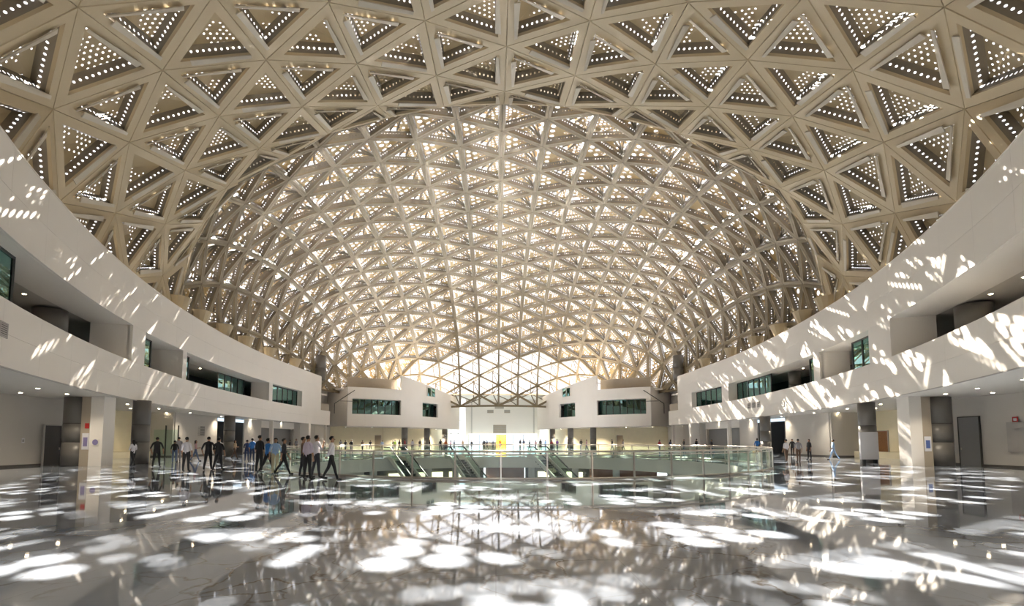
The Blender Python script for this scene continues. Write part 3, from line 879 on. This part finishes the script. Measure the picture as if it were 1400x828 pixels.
def dome_lattice(P, shift, t_pad0=0.0):
    prof = dense(P)
    tot = prof[0][-1]
    dc = S * math.sqrt(3) / 2
    nc = 12
    pts = {}
    nr = int(math.ceil(tot / S)) + 1
    step = tot / (nr - 1) if nr > 1 else S
    for i in range(-nc, nc + 1):
        for j in range(-1, nr + 1):
            t = j * step + (step / 2 if i % 2 else 0)
            if t < -step * 0.6 or t > tot + 0.01 + (step / 2): continue
            tt = min(max(t, 0), tot)
            p, ok = dome_pt(prof, i * dc, tt, shift)
            if ok: pts[(i, j)] = p
    cells = []
    for i in range(-nc, nc):
        for j in range(-1, nr + 1):
            if i % 2 == 0:   # even column left, odd right (shifted up half)
                tri = [((i, j), (i + 1, j), (i, j + 1), 0), ((i + 1, j), (i + 1, j + 1), (i, j + 1), 1)]
            else:
                tri = [((i, j), (i + 1, j), (i + 1, j + 1), 1), ((i, j), (i + 1, j + 1), (i, j + 1), 0)]
            for a, b, c, k in tri:
                if a in pts and b in pts and c in pts:
                    A, B, C = pts[a], pts[b], pts[c]
                    if (B - A).cross(C - A).length > 3.0: cells.append(((a, b, c), k))
    return pts, cells

def tri_frame(A, B, C):
    n = (B - A).cross(C - A).normalized()
    return n

def inset(V, wd):
    A, B, C = V
    a, b, c = (B - C).length, (C - A).length, (A - B).length
    I = (A * a + B * b + C * c) / (a + b + c)
    r = (B - A).cross(C - A).length / (a + b + c)
    k = max(0.05, 1 - wd / r)
    return [I + (v - I) * k for v in V]

def plane_uv(vs, O, ex, ey):
    return [((v - O).dot(ex), (v - O).dot(ey)) for v in vs]

CEN = Vector((AX, 50, 0))
def oriented(V):
    """corners ordered so that the normal points up and out of the hall"""
    n = (V[1] - V[0]).cross(V[2] - V[0]).normalized()
    c = (V[0] + V[1] + V[2]) / 3
    out = c - Vector((AX, 52, 4))
    if n.dot(out) < 0: V = [V[0], V[2], V[1]]; n = -n
    return V, n

def cell_parts(V, kind, k, rnd):
    """returns {part: (verts, faces, uvs, material)} for one triangular coffer"""
    V, n = oriented(V)
    out = {}
    bw = 0.48 if kind == 'near' else 0.28
    dp = 0.62 if kind == 'near' else 0.6
    o0 = list(V)
    o1 = [v - n * 0.05 for v in inset(V, 0.03)]
    i0 = [v - n * 0.05 for v in inset(V, bw)]
    i1 = [v + n * 0.10 for v in inset(V, bw + 0.01)]
    vs = o0 + o1 + i0 + i1
    fs = []
    for a in range(3):
        b = (a + 1) % 3
        fs += [(a, b, 3 + b, 3 + a), (3 + a, 3 + b, 6 + b, 6 + a), (6 + a, 6 + b, 9 + b, 9 + a)]
    out['frame'] = (vs, fs, None, 'dome_beige' if kind == 'near' else 'dome_beige_shaded')
    # screens rising from the frame
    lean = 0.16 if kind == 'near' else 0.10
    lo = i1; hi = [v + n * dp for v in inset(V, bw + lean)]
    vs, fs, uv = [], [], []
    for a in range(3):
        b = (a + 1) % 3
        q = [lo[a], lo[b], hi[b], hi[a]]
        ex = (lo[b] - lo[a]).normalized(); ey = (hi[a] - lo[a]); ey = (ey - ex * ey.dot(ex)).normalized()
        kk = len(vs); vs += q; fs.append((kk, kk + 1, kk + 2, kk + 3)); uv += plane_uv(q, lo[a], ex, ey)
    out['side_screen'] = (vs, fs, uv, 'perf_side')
    # covering sheet
    T = [v + n * dp for v in inset(V, bw + lean)]
    ex = (T[1] - T[0]).normalized(); ey = n.cross(ex).normalized()
    if kind == 'near':
        C = (T[0] + T[1] + T[2]) / 3 + n * 0.12
        vs = T + [C]; fs = [(0, 1, 3), (1, 2, 3), (2, 0, 3)]
        out['perforated_panel'] = (vs, fs, plane_uv(vs, T[0], ex, ey), 'perf_near')
    elif k == 0:
        e = rnd.randrange(3) if rnd.random() < 0.25 else 0
        A, B, D = T[e], T[(e + 1) % 3], T[(e + 2) % 3]
        # larger sheet towards the base edge, gap towards corner A
        M1 = B.lerp(A, 0.55); M2 = D.lerp(A, 0.55 + 0.2 * rnd.random())
        vs = [B, D, M2, M1]
        out['perforated_panel'] = (vs, [(0, 1, 2, 3)], plane_uv(vs, T[0], ex, ey), 'perf_far')
    else:
        # open coffer: fan of thin blades and one narrow sheet
        e = 1
        A, B, D = T[e], T[(e + 1) % 3], T[(e + 2) % 3]
        vs, fs = [], []
        for f in (0.38, 0.58, 0.78):
            p = B.lerp(D, f) + n * 0.1; m = MB(); m.bar(A, p, 0.12, 0.20, up=n)
            kk = len(vs); vs += [Vector(v) for v in m.v]; fs += [tuple(i + kk for i in ff_) for ff_ in m.f]
        out['blade_fan'] = (vs, fs, None, 'dome_dark')
        M = B.lerp(D, 0.36)
        vs = [A, B, M]
        out['perforated_panel'] = [(vs, [(0, 1, 2)], plane_uv(vs, T[0], ex, ey), 'perf_far')]
        vs = [v + n * 0.35 for v in (A, M, D)]
        out['perforated_panel'].append((vs, [(0, 1, 2)], plane_uv(vs, T[0], ex, ey), 'perf_bold'))
    if kind == 'near':
        # long tapered fins hung just inside the border
        for e in ((0, 2) if k == 0 else (1,)):
            a, b = i0[e], i0[(e + 1) % 3]
            d = (b - a).normalized(); inn = n.cross(d).normalized()
            L_ = (b - a).length
            p, q = a + d * (0.01 * L_), a + d * (0.86 * L_)
            th = 0.05; z = -0.14
            P = [p - inn * 0.04 + n * z, q - inn * 0.16 + n * z, q + inn * 0.16 + n * (z + 0.05), p + inn * 0.12 + n * (z + 0.05)]
            vs = P + [v + n * th for v in P]
            out.setdefault('fin', []).append((vs, [(0, 1, 2, 3), (7, 6, 5, 4), (0, 4, 5, 1), (1, 5, 6, 2), (2, 6, 7, 3), (3, 7, 4, 0)], None, 'fin_grey'))
    return out

def make_ceiling(name, label, P, kind, shift, limit=300):
    root = tag(empty(name), label, kind='structure')
    pts, cells = dome_lattice(P, shift)
    cam_p = Vector((0, 0, 1.55))
    data = []
    for (ids, k) in cells:
        V = [pts[i] for i in ids]
        c = (V[0] + V[1] + V[2]) / 3
        data.append(((c - cam_p).length, ids, k, V, c))
    data.sort(key=lambda d: d[0])
    rest = {}
    edges_open = {}
    rnd = random.Random(3)
    n_done = 0
    # only coffers in the picture count first
    def in_view(c):
        return c.y > 3 and abs(c.x) < c.y * 1.2 and c.z < 1.55 + c.y * 1.05
    data.sort(key=lambda d: (not in_view(d[4]), d[0]))
    for dist, ids, k, V, c in data:
        if kind == 'far' and c.y > 103.0:
            for a, b in ((0, 1), (1, 2), (2, 0)): edges_open[tuple(sorted((ids[a], ids[b])))] = 1
            continue
        parts = cell_parts(V, kind, k, rnd)
        if kind == 'far' and k == 0 and c.y < 66 and rnd.random() < 0.6:
            V_, n_ = oriented(V)                      # sheet with bold round holes over the whole coffer
            T_ = [v + n_ * 0.6 for v in inset(V_, 0.38)]
            ex_ = (T_[1] - T_[0]).normalized()
            parts['perforated_panel'] = (T_, [(0, 1, 2)], plane_uv(T_, (T_[0] + T_[1] + T_[2]) / 3, ex_, n_.cross(ex_).normalized()), 'perf_bold')
        if n_done < limit and in_view(c):
            n_done += 1
            vs, fs, uv, mt = parts.pop('frame')
            fo = build('coffer_frame', vs, fs, mt, root)
            for pn, dat in parts.items():
                for vs, fs, uv, mt in (dat if isinstance(dat, list) else [dat]):
                    build(pn, vs, fs, mt, fo, uv)
        else:
            for pn, dat in parts.items():
                for vs, fs, uv, mt in (dat if isinstance(dat, list) else [dat]):
                    r = rest.setdefault((pn, mt), ([], [], []))
                    kk = len(r[0]); r[0].extend(vs); r[1].extend(tuple(i + kk for i in f) for f in fs); r[2].extend(uv if uv else [(0, 0)] * len(vs))
    for (pn, mt), (vs, fs, uv) in rest.items():
        o = build(pn + '_field', vs, fs, mt, root, uv); o['kind'] = 'stuff'
    for a, b in edges_open:
        m = MB(); m.bar(pts[a], pts[b], 0.42, 0.42); m.build('beam', 'dome_beige_shaded', root)
    # outer lattice of the double shell
    if kind == 'far':
        m = MB(); outer = {}
        for dist, ids, k, V, c in data:
            if k == 1:
                V2, n = oriented(V); outer[ids] = (c + n * 2.3, V)
        by = {}
        for ids, (q, V) in outer.items():
            for i in ids: by.setdefault(i, []).append(q)
            for v in V: m.bar(v, q, 0.16)
        for i, L_ in by.items():
            for a in range(len(L_)):
                for b in range(a + 1, len(L_)):
                    if (L_[a] - L_[b]).length < S * 1.25: m.bar(L_[a], L_[b], 0.2)
        o = m.build('outer_lattice', 'dome_dark', root); o['kind'] = 'stuff'
    return root, n_done, len(cells)

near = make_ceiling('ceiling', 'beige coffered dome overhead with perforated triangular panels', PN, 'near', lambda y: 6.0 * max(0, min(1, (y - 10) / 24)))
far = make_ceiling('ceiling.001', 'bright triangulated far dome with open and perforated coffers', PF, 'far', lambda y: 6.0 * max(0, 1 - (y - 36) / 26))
print('CELLS', near[1:], far[1:])

# short pillars carrying the dome on the parapets
for s in (-1, 1):
    for i, y in enumerate((41.5, 46.0, 51.5, 57.5, 64.5, 73.0)):
        c = wall_pt(s, y, 1.2)
        t = tag(empty('dome_pillar', (c[0], c[1], Z_TOP - 3)), '%s tapered beige pillar carrying the dome on the %s parapet, counted from the camera' % (('first', 'second', 'third', 'fourth', 'fifth', 'sixth')[i], SIDE_NAME[s]), 'pillar', 'dome pillars on the parapets')
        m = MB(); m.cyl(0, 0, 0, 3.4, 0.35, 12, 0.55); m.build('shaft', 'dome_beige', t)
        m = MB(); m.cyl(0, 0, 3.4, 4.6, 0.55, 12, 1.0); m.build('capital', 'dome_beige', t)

# ------------------------------------------------------------------ people
for nm, c in (('skin_tan', (0.36, 0.20, 0.12)), ('hair_black', (0.012, 0.010, 0.009)), ('shoe_black', (0.02, 0.02, 0.02)), ('cloth_black', (0.016, 0.016, 0.018)),
              ('cloth_dark', (0.035, 0.035, 0.045)), ('cloth_navy', (0.03, 0.045, 0.10)), ('cloth_white', (0.72, 0.70, 0.74)), ('cloth_lilac', (0.55, 0.48, 0.58)),
              ('cloth_blue', (0.03, 0.17, 0.50)), ('cloth_sky', (0.30, 0.45, 0.68)), ('cloth_tan', (0.38, 0.28, 0.17)), ('cloth_beige', (0.50, 0.45, 0.30)),
              ('cloth_grey', (0.30, 0.29, 0.31)), ('cloth_jeans', (0.10, 0.14, 0.24)), ('cloth_red', (0.42, 0.05, 0.07)), ('cloth_green', (0.38, 0.62, 0.05)),
              ('cloth_orange', (0.55, 0.17, 0.05)), ('cloth_purple', (0.25, 0.10, 0.45)), ('cloth_pink', (0.58, 0.36, 0.38)), ('cloth_teal', (0.05, 0.40, 0.42)), ('cloth_brown', (0.12, 0.07, 0.045))):
    plain(nm, c, 0.75 if 'skin' not in nm else 0.5, var=0.1, scale=9)

def body_skeleton(stride=0.0, arms='down', lean=0.0, sleeves='short', width=1.0):
    """joints facing +Y; returns vertices, edges, radii and a zone per edge"""
    V, E, Rd, Z = [], [], [], []
    def v(p, r): V.append(Vector(p)); Rd.append(r); return len(V) - 1
    def e(a, b, z): E.append((a, b)); Z.append(z)
    w = width
    pel = v((0, 0, 0.96), (0.155 * w, 0.115 * w))
    wst = v((0, lean * 0.1, 1.10), (0.15 * w, 0.11 * w)); e(pel, wst, 'shirt')
    che = v((0, lean * 0.25, 1.29), (0.17 * w, 0.125 * w)); e(wst, che, 'shirt')
    sho = v((0, lean * 0.36, 1.42), (0.11, 0.085)); e(che, sho, 'shirt')
    nek = v((0, lean * 0.42, 1.49), (0.055, 0.055)); e(sho, nek, 'skin')
    jaw = v((0, lean * 0.46 + 0.02, 1.555), (0.068, 0.078)); e(nek, jaw, 'skin')
    hed = v((0, lean * 0.48 + 0.005, 1.63), (0.078, 0.096)); e(jaw, hed, 'skin')
    top = v((0, lean * 0.48 - 0.005, 1.69), (0.062, 0.078)); e(hed, top, 'skin')
    for s in (-1, 1):
        sw = stride * s
        hip = v((s * 0.095, 0, 0.90), (0.098, 0.105)); e(pel, hip, 'trousers')
        a = sw
        kb = abs(stride) * (0.25 if sw < 0 else 0.05)
        kne = Vector((s * 0.10, math.sin(a) * 0.43, 0.90 - math.cos(a) * 0.43))
        k = v(kne, (0.068, 0.07)); e(hip, k, 'trousers')
        a2 = a - kb - (0.35 * abs(stride) if sw < 0 else 0)
        cal = kne + Vector((0, math.sin(a2) * 0.16 - 0.015, -math.cos(a2) * 0.16)); c = v(cal, (0.058, 0.062)); e(k, c, 'trousers')
        ank = kne + Vector((s * 0.005, math.sin(a2) * 0.40, -math.cos(a2) * 0.40)); n_ = v(ank, (0.047, 0.05)); e(c, n_, 'trousers')
        hel = v(ank + Vector((0, -0.02, -0.045)), (0.04, 0.04)); e(n_, hel, 'shoe')
        toe = v(ank + Vector((s * 0.02, 0.17, -0.05)), (0.042, 0.028)); e(hel, toe, 'shoe')
        # arm
        sh = v((s * 0.175 * w, lean * 0.34, 1.395), (0.062, 0.062)); e(sho, sh, 'shirt')
        S0 = Vector((s * 0.205 * w, lean * 0.34, 1.37))
        if arms == 'down': el = S0 + Vector((s * 0.05, -sw * 0.20, -0.28)); wr = el + Vector((s * 0.0, 0.06 - sw * 0.22, -0.24))
        elif arms == 'front': el = S0 + Vector((s * 0.05, 0.03, -0.28)); wr = el + Vector((-s * 0.13, 0.20, 0.02))
        elif arms == 'back': el = S0 + Vector((s * 0.06, -0.10, -0.26)); wr = el + Vector((-s * 0.17, -0.08, -0.16))
        elif arms == 'phone': el = S0 + (Vector((0.06, 0.10, -0.25)) if s > 0 else Vector((-0.05, 0.0, -0.28))); wr = el + (Vector((-0.08, 0.10, 0.26)) if s > 0 else Vector((0, 0.06, -0.24)))
        else: el = S0 + Vector((s * 0.09, -0.02, -0.26)); wr = el + Vector((-s * 0.02, 0.10, -0.22))
        ie = v(el, (0.045, 0.045)); e(sh, ie, 'shirt')
        iw = v(wr, (0.029, 0.032)); e(ie, iw, 'shirt' if sleeves == 'long' else 'skin')
        d = (wr - el).normalized(); side = Vector((s, 0, 0)) - d * d.x * s; side.normalize(); fwd = d.cross(side).normalized()
        pl = v(wr + d * 0.07, (0.022, 0.036)); e(iw, pl, 'skin')
        for q, ln in ((-0.032, 0.070), (-0.011, 0.082), (0.011, 0.078), (0.032, 0.062)):
            f1 = v(wr + d * (0.095 + ln * 0.45) + fwd * q * 1.05, (0.0095, 0.0095)); e(pl, f1, 'skin')
            f2 = v(wr + d * (0.095 + ln * 0.95) + fwd * q - side * 0.022, (0.008, 0.008)); e(f1, f2, 'skin')
        th = v(wr + d * 0.075 + fwd * 0.058 - side * 0.01, (0.0105, 0.0105)); e(pl, th, 'skin')
        t2 = v(wr + d * 0.115 + fwd * 0.066 - side * 0.02, (0.009, 0.009)); e(th, t2, 'skin')
    return V, E, Rd, Z

ZONES = ['skin', 'shirt', 'trousers', 'shoe']
def body_mesh(name, **kw):
    V, E, Rd, Z = body_skeleton(**kw)
    me = bpy.data.meshes.new('tmp'); me.from_pydata([tuple(v) for v in V], E, [])
    o = bpy.data.objects.new('tmp', me); COL.objects.link(o)
    o.modifiers.new('s', 'SKIN'); sm = o.modifiers.new('d', 'SUBSURF'); sm.levels = 1; sm.render_levels = 1
    if not me.skin_vertices: me.attributes.new('skin', 'FLOAT', 'POINT')
    for i, r in enumerate(Rd):
        me.skin_vertices[0].data[i].radius = r
        me.skin_vertices[0].data[i].use_root = (i == 0)
    dg = bpy.context.evaluated_depsgraph_get(); dg.update()
    ev = o.evaluated_get(dg)
    out = bpy.data.meshes.new_from_object(ev)
    out.name = name
    bpy.data.objects.remove(o); bpy.data.meshes.remove(me)
    lo = min(v.co.z for v in out.vertices)
    # zones from the nearest bone
    A = np.array([V[a] for a, b in E]); B = np.array([V[b] for a, b in E]); D = B - A
    rr = np.array([(sum(Rd[a]) + sum(Rd[b])) / 4 for a, b in E]); LL = (D ** 2).sum(1) + 1e-9
    idx = []
    for p in out.polygons:
        c = np.array(p.center)
        tt = np.clip(((c - A) * D).sum(1) / LL, 0, 1)
        dist = np.linalg.norm(c - (A + D * tt[:, None]), axis=1) / rr
        idx.append(ZONES.index(Z[int(dist.argmin())]))
    # nose and ears, joined into the head
    hd = V[6]
    bm = bmesh.new(); bm.from_mesh(out)
    def blob(c, sx, sy, sz):
        r = bmesh.ops.create_icosphere(bm, subdivisions=1, radius=1.0, matrix=Matrix.Translation(c) @ Matrix.Diagonal((sx, sy, sz, 1)))
        return r
    n0 = len(out.polygons)
    blob(hd + Vector((0, 0.10, -0.02)), 0.012, 0.02, 0.022)
    for s in (-1, 1): blob(hd + Vector((s * 0.082, -0.005, -0.012)), 0.012, 0.02, 0.03)
    bm.to_mesh(out); bm.free()
    idx += [0] * (len(out.polygons) - n0)
    for i in range(4): out.materials.append(None)
    out.polygons.foreach_set('material_index', idx)
    out.polygons.foreach_set('use_smooth', [True] * len(out.polygons))
    for v in out.vertices: v.co.z -= lo
    return out, hd - Vector((0, 0, lo))

def hair_mesh(name, hd, long=False, cap=False):
    bm = bmesh.new()
    bmesh.ops.create_uvsphere(bm, u_segments=16, v_segments=10, radius=1.0, matrix=Matrix.Translation(hd + Vector((0, -0.012, 0.022))) @ Matrix.Diagonal((0.088, 0.108, 0.098, 1)))
    for v in bm.verts:
        d = v.co - hd
        if d.y > 0.0 and d.z < 0.06: v.co.y = hd.y; v.co.x = hd.x + d.x * 0.9     # clear the face
        if d.z < -0.03:
            if long and d.y < 0.03: v.co.z -= 0.22; v.co.x *= 0.9
            else: v.co.z = hd.z - 0.03 + (d.z + 0.03) * 0.6; v.co.x = hd.x + d.x * 0.82; v.co.y = hd.y + (d.y * 0.85 if d.y < 0 else min(d.y, -0.01))
    me = bpy.data.meshes.new(name); bm.to_mesh(me); bm.free()
    me.polygons.foreach_set('use_smooth', [True] * len(me.polygons))
    me.materials.append(MATS['hair_black'])
    return me

POSES = {}
def pose(key, long=False, **kw):
    b, hd = body_mesh('person_' + key, **kw)
    POSES[key] = (b, hair_mesh('hair', hd, long), hd)
pose('stand', stride=0.06, arms='down')
pose('walk', stride=0.36, arms='down')
pose('stroll', stride=0.30, arms='back', sleeves='long')
pose('front', stride=0.10, arms='front', width=0.92)
pose('woman', long=True, stride=0.34, arms='front', width=0.86)
pose('woman_stand', long=True, stride=0.05, arms='down', width=0.85)
pose('phone', stride=0.12, arms='phone', width=1.02)
pose('wide', stride=0.22, arms='out', width=1.12)

def person(x, y, rz, key, shirt, trousers, label, h=1.70, group=None, bag=None, skin='skin_tan'):
    b, hm, hd = POSES[key]
    o = bpy.data.objects.new('person', b); COL.objects.link(o)
    o.location = (x, y, 0); o.rotation_euler = (0, 0, rz)
    k = h / 1.74; o.scale = (k, k, k)
    for i, mt in enumerate((skin, 'cloth_' + shirt, 'cloth_' + trousers, 'shoe_black')):
        o.material_slots[i].link = 'OBJECT'; o.material_slots[i].material = MATS[mt]
    tag(o, label, 'person', group)
    hr = bpy.data.objects.new('hair', hm); COL.objects.link(hr); hr.parent = o
    if bag:
        bm = bmesh.new()
        bmesh.ops.create_cube(bm, size=1.0, matrix=Matrix.Translation((0, -0.21, 1.22)) @ Matrix.Diagonal((0.30, 0.16, 0.42, 1)))
        bmesh.ops.bevel(bm, geom=bm.edges[:], offset=0.05, segments=2, affect='EDGES')
        me = bpy.data.meshes.new('backpack'); bm.to_mesh(me); bm.free(); me.materials.append(MATS['cloth_' + bag])
        q = bpy.data.objects.new('backpack', me); COL.objects.link(q); q.parent = o
    return o
# heading: 0 faces away from the camera, -90 deg faces right, 90 faces left, 180 faces the camera
person(-6.5, 19.2, R(-75), 'stroll', 'white', 'black', 'man in white shirt and black trousers striding along the railing, hands behind him', 1.74)
person(-7.6, 19.6, R(-25), 'stand', 'lilac', 'black', 'man in pale pink shirt and black trousers walking away beside the railing', 1.74)
person(-7.55, 20.4, R(-40), 'phone', 'white', 'dark', 'man half hidden beside the pale pink shirt, hand at his face', 1.76)
person(-8.35, 21.0, R(-60), 'front', 'brown', 'black', 'slim person in dark maroon top beside the man in the pale pink shirt', 1.70)
person(-11.05, 23.5, R(-30), 'walk', 'blue', 'black', 'man in bright blue shirt and black trousers by the railing end', 1.70)
person(-10.35, 22.75, R(-150), 'stand', 'sky', 'beige', 'person in light blue shirt and beige trousers among the group by the railing', 1.66)
person(-9.75, 22.3, R(-70), 'walk', 'dark', 'black', 'man in dark shirt and black trousers at the right of the railing group', 1.68)
person(-11.7, 24.0, R(-20), 'stand', 'black', 'black', 'person in black behind the man in the bright blue shirt', 1.80)
person(-15.7, 24.6, R(5), 'stand', 'white', 'black', 'man in white shirt and black trousers seen from behind on the left', 1.72)
person(-15.3, 25.8, R(10), 'wide', 'black', 'black', 'broad man in black with a belt walking away on the left', 1.76)
person(-14.7, 25.7, R(-8), 'wide', 'black', 'black', 'man all in black to the right of the broad man with a belt', 1.72)
person(-20.0, 28.6, R(15), 'wide', 'black', 'black', 'man in black t-shirt with legs apart near the left column', 1.76)
person(-22.0, 29.4, R(70), 'woman', 'white', 'black', 'woman in white blouse and black trousers walking before the slim left column', 1.62)
person(-22.8, 34.4, R(20), 'stand', 'black', 'jeans', 'small dark-clothed person behind the man in white shirt on the left', 1.55)
person(-23.7, 36.2, R(40), 'stand', 'grey', 'grey', 'person in grey top half hidden behind the man in white shirt', 1.80)
person(-22.8, 36.8, R(-60), 'woman', 'pink', 'jeans', 'woman in dusty pink top and jeans between the white shirt and black shirt', 1.60)
person(-22.3, 41.4, R(-90), 'woman', 'tan', 'brown', 'woman in tan clothes standing by the third left column', 1.62)
person(-18.0, 35.8, R(0), 'stand', 'blue', 'navy', 'man in vivid blue shirt seen from behind left of the railing', 1.72)
person(-18.7, 36.4, R(20), 'front', 'navy', 'navy', 'person in navy beside the man in the vivid blue shirt', 1.60)
person(-17.6, 38.8, R(150), 'stand', 'black', 'black', 'person in black at the left end of the railing', 1.72)
person(21.5, 35.9, R(20), 'stand', 'white', 'brown', 'man in white shirt standing right of the railing, left of a pair', 1.64)
person(22.15, 35.5, R(-10), 'stand', 'grey', 'brown', 'man in grey shirt standing right of the railing, right of a pair', 1.66)
person(25.6, 39.6, R(100), 'woman_stand', 'black', 'black', 'woman all in black standing under the right gallery', 1.66)
person(27.5, 39.5, R(65), 'walk', 'sky', 'sky', 'person in pale blue clothes striding under the right gallery', 1.68)
person(30.6, 50.0, R(160), 'stand', 'black', 'black', 'dark-clothed person standing in the dark recess under the right gallery', 1.70)
person(28.6, 53.0, R(-20), 'stand', 'blue', 'navy', 'man in blue shirt behind the right end of the railing', 1.78)

# crowd beyond the opening: (x, y, heading, pose, top, trousers)
ORD = ['first', 'second', 'third', 'fourth', 'fifth', 'sixth', 'seventh', 'eighth', 'ninth', 'tenth', 'eleventh', 'twelfth', 'thirteenth', 'fourteenth', 'fifteenth', 'sixteenth', 'seventeenth',
       'eighteenth', 'nineteenth', 'twentieth', 'twenty-first', 'twenty-second', 'twenty-third', 'twenty-fourth', 'twenty-fifth', 'twenty-sixth', 'twenty-seventh', 'twenty-eighth', 'twenty-ninth', 'thirtieth',
       'thirty-first', 'thirty-second', 'thirty-third', 'thirty-fourth', 'thirty-fifth', 'thirty-sixth', 'thirty-seventh', 'thirty-eighth', 'thirty-ninth', 'fortieth', 'forty-first', 'forty-second', 'forty-third', 'forty-fourth']
CROWD = [(-26.3, 61.8, 90, 'front', 'black', 'grey', 1.61),
         (-25.65, 62.2, 180, 'woman_stand', 'grey', 'black', 1.76),
         (-24.2, 65.9, 30, 'stand', 'purple', 'dark', 1.67),
         (-22.48, 70.1, 0, 'stand', 'grey', 'dark', 1.67),
         (-21.22, 68.3, 30, 'walk', 'dark', 'navy', 1.63),
         (-16.93, 56.7, 150, 'phone', 'black', 'grey', 1.68),
         (-20.29, 73.6, 30, 'walk', 'brown', 'black', 1.64),
         (-20.85, 80.4, 180, 'walk', 'dark', 'dark', 1.65),
         (-18.32, 78.0, -150, 'walk', 'sky', 'dark', 1.63),
         (-15.7, 73.8, -90, 'wide', 'black', 'jeans', 1.6),
         (-15.78, 75.7, 180, 'woman_stand', 'green', 'jeans', 1.61),
         (-14.6, 73.3, 150, 'woman', 'dark', 'black', 1.71),
         (-13.9, 73.9, 90, 'wide', 'red', 'jeans', 1.75),
         (-12.44, 72.2, 180, 'woman_stand', 'white', 'navy', 1.69),
         (-12.48, 79.6, 0, 'walk', 'dark', 'jeans', 1.75),
         (-10.64, 78.0, -90, 'stand', 'black', 'jeans', 1.67),
         (-7.95, 69.6, 0, 'phone', 'black', 'dark', 1.71),
         (-7.83, 75.7, 180, 'walk', 'orange', 'navy', 1.66),
         (-7.7, 82.3, 90, 'woman', 'red', 'navy', 1.62),
         (-6.39, 74.2, 90, 'wide', 'navy', 'jeans', 1.61),
         (-6.0, 87.8, 150, 'stand', 'tan', 'grey', 1.67),
         (-4.0, 79.9, -150, 'walk', 'black', 'grey', 1.62),
         (-2.04, 83.9, 180, 'wide', 'dark', 'black', 1.71),
         (-1.64, 90.2, -90, 'wide', 'navy', 'dark', 1.73),
         (-0.48, 80.4, 150, 'stand', 'grey', 'navy', 1.61),
         (0.86, 95.1, 30, 'wide', 'orange', 'jeans', 1.68),
         (3.9, 77.7, -150, 'woman_stand', 'dark', 'black', 1.74),
         (4.84, 84.3, 180, 'woman', 'navy', 'grey', 1.77),
         (5.16, 74.3, -90, 'wide', 'black', 'black', 1.63),
         (6.55, 79.7, 30, 'woman', 'pink', 'navy', 1.65),
         (6.84, 74.3, 150, 'woman_stand', 'dark', 'dark', 1.78),
         (8.65, 84.4, -150, 'woman_stand', 'sky', 'jeans', 1.69),
         (8.52, 74.0, 180, 'woman', 'red', 'black', 1.67),
         (9.42, 74.4, -150, 'front', 'purple', 'navy', 1.76),
         (10.69, 71.7, 90, 'walk', 'brown', 'grey', 1.74),
         (14.06, 80.0, 0, 'phone', 'black', 'jeans', 1.73),
         (13.79, 73.6, 90, 'wide', 'pink', 'jeans', 1.7),
         (16.76, 69.8, -90, 'wide', 'black', 'jeans', 1.74),
         (17.93, 68.2, 90, 'wide', 'grey', 'dark', 1.7),
         (22.3, 66.0, 30, 'stand', 'red', 'jeans', 1.66),
         (23.08, 64.0, 30, 'woman', 'navy', 'grey', 1.72),
         (27.15, 69.9, 90, 'phone', 'black', 'jeans', 1.73),
         (24.82, 59.9, 30, 'phone', 'black', 'dark', 1.76),
         (26.73, 60.0, 90, 'wide', 'dark', 'jeans', 1.69)]
for i, (x, y, hd_, key, top_, trs, hh) in enumerate(CROWD):
    person(x, y, R(hd_), key, top_, trs, 'distant person in %s top beyond the far railing, %s of the crowd from the left' % (top_, ORD[i]), hh, group='distant crowd beyond the railing')

# ------------------------------------------------------------------ fine haze in the hall that shows the sunbeams
hz = bpy.data.materials.new('haze'); hz.use_nodes = True
hz.node_tree.nodes.clear()
ho = hz.node_tree.nodes.new('ShaderNodeOutputMaterial'); hv = hz.node_tree.nodes.new('ShaderNodeVolumeScatter')
hv.inputs['Color'].default_value = (1.0, 0.95, 0.86, 1); hv.inputs['Density'].default_value = 0.0013; hv.inputs['Anisotropy'].default_value = 0.55
hz.node_tree.links.new(hv.outputs[0], ho.inputs['Volume'])
m = MB(); m.box(-33, 34, 12, 112, 14.0, 36)
haze = build('air_haze', m.v, m.f, hz); haze['kind'] = 'stuff'; haze['label'] = 'thin bright haze filling the air under the dome'; haze['category'] = 'haze'
scene.cycles.volume_bounces = 0
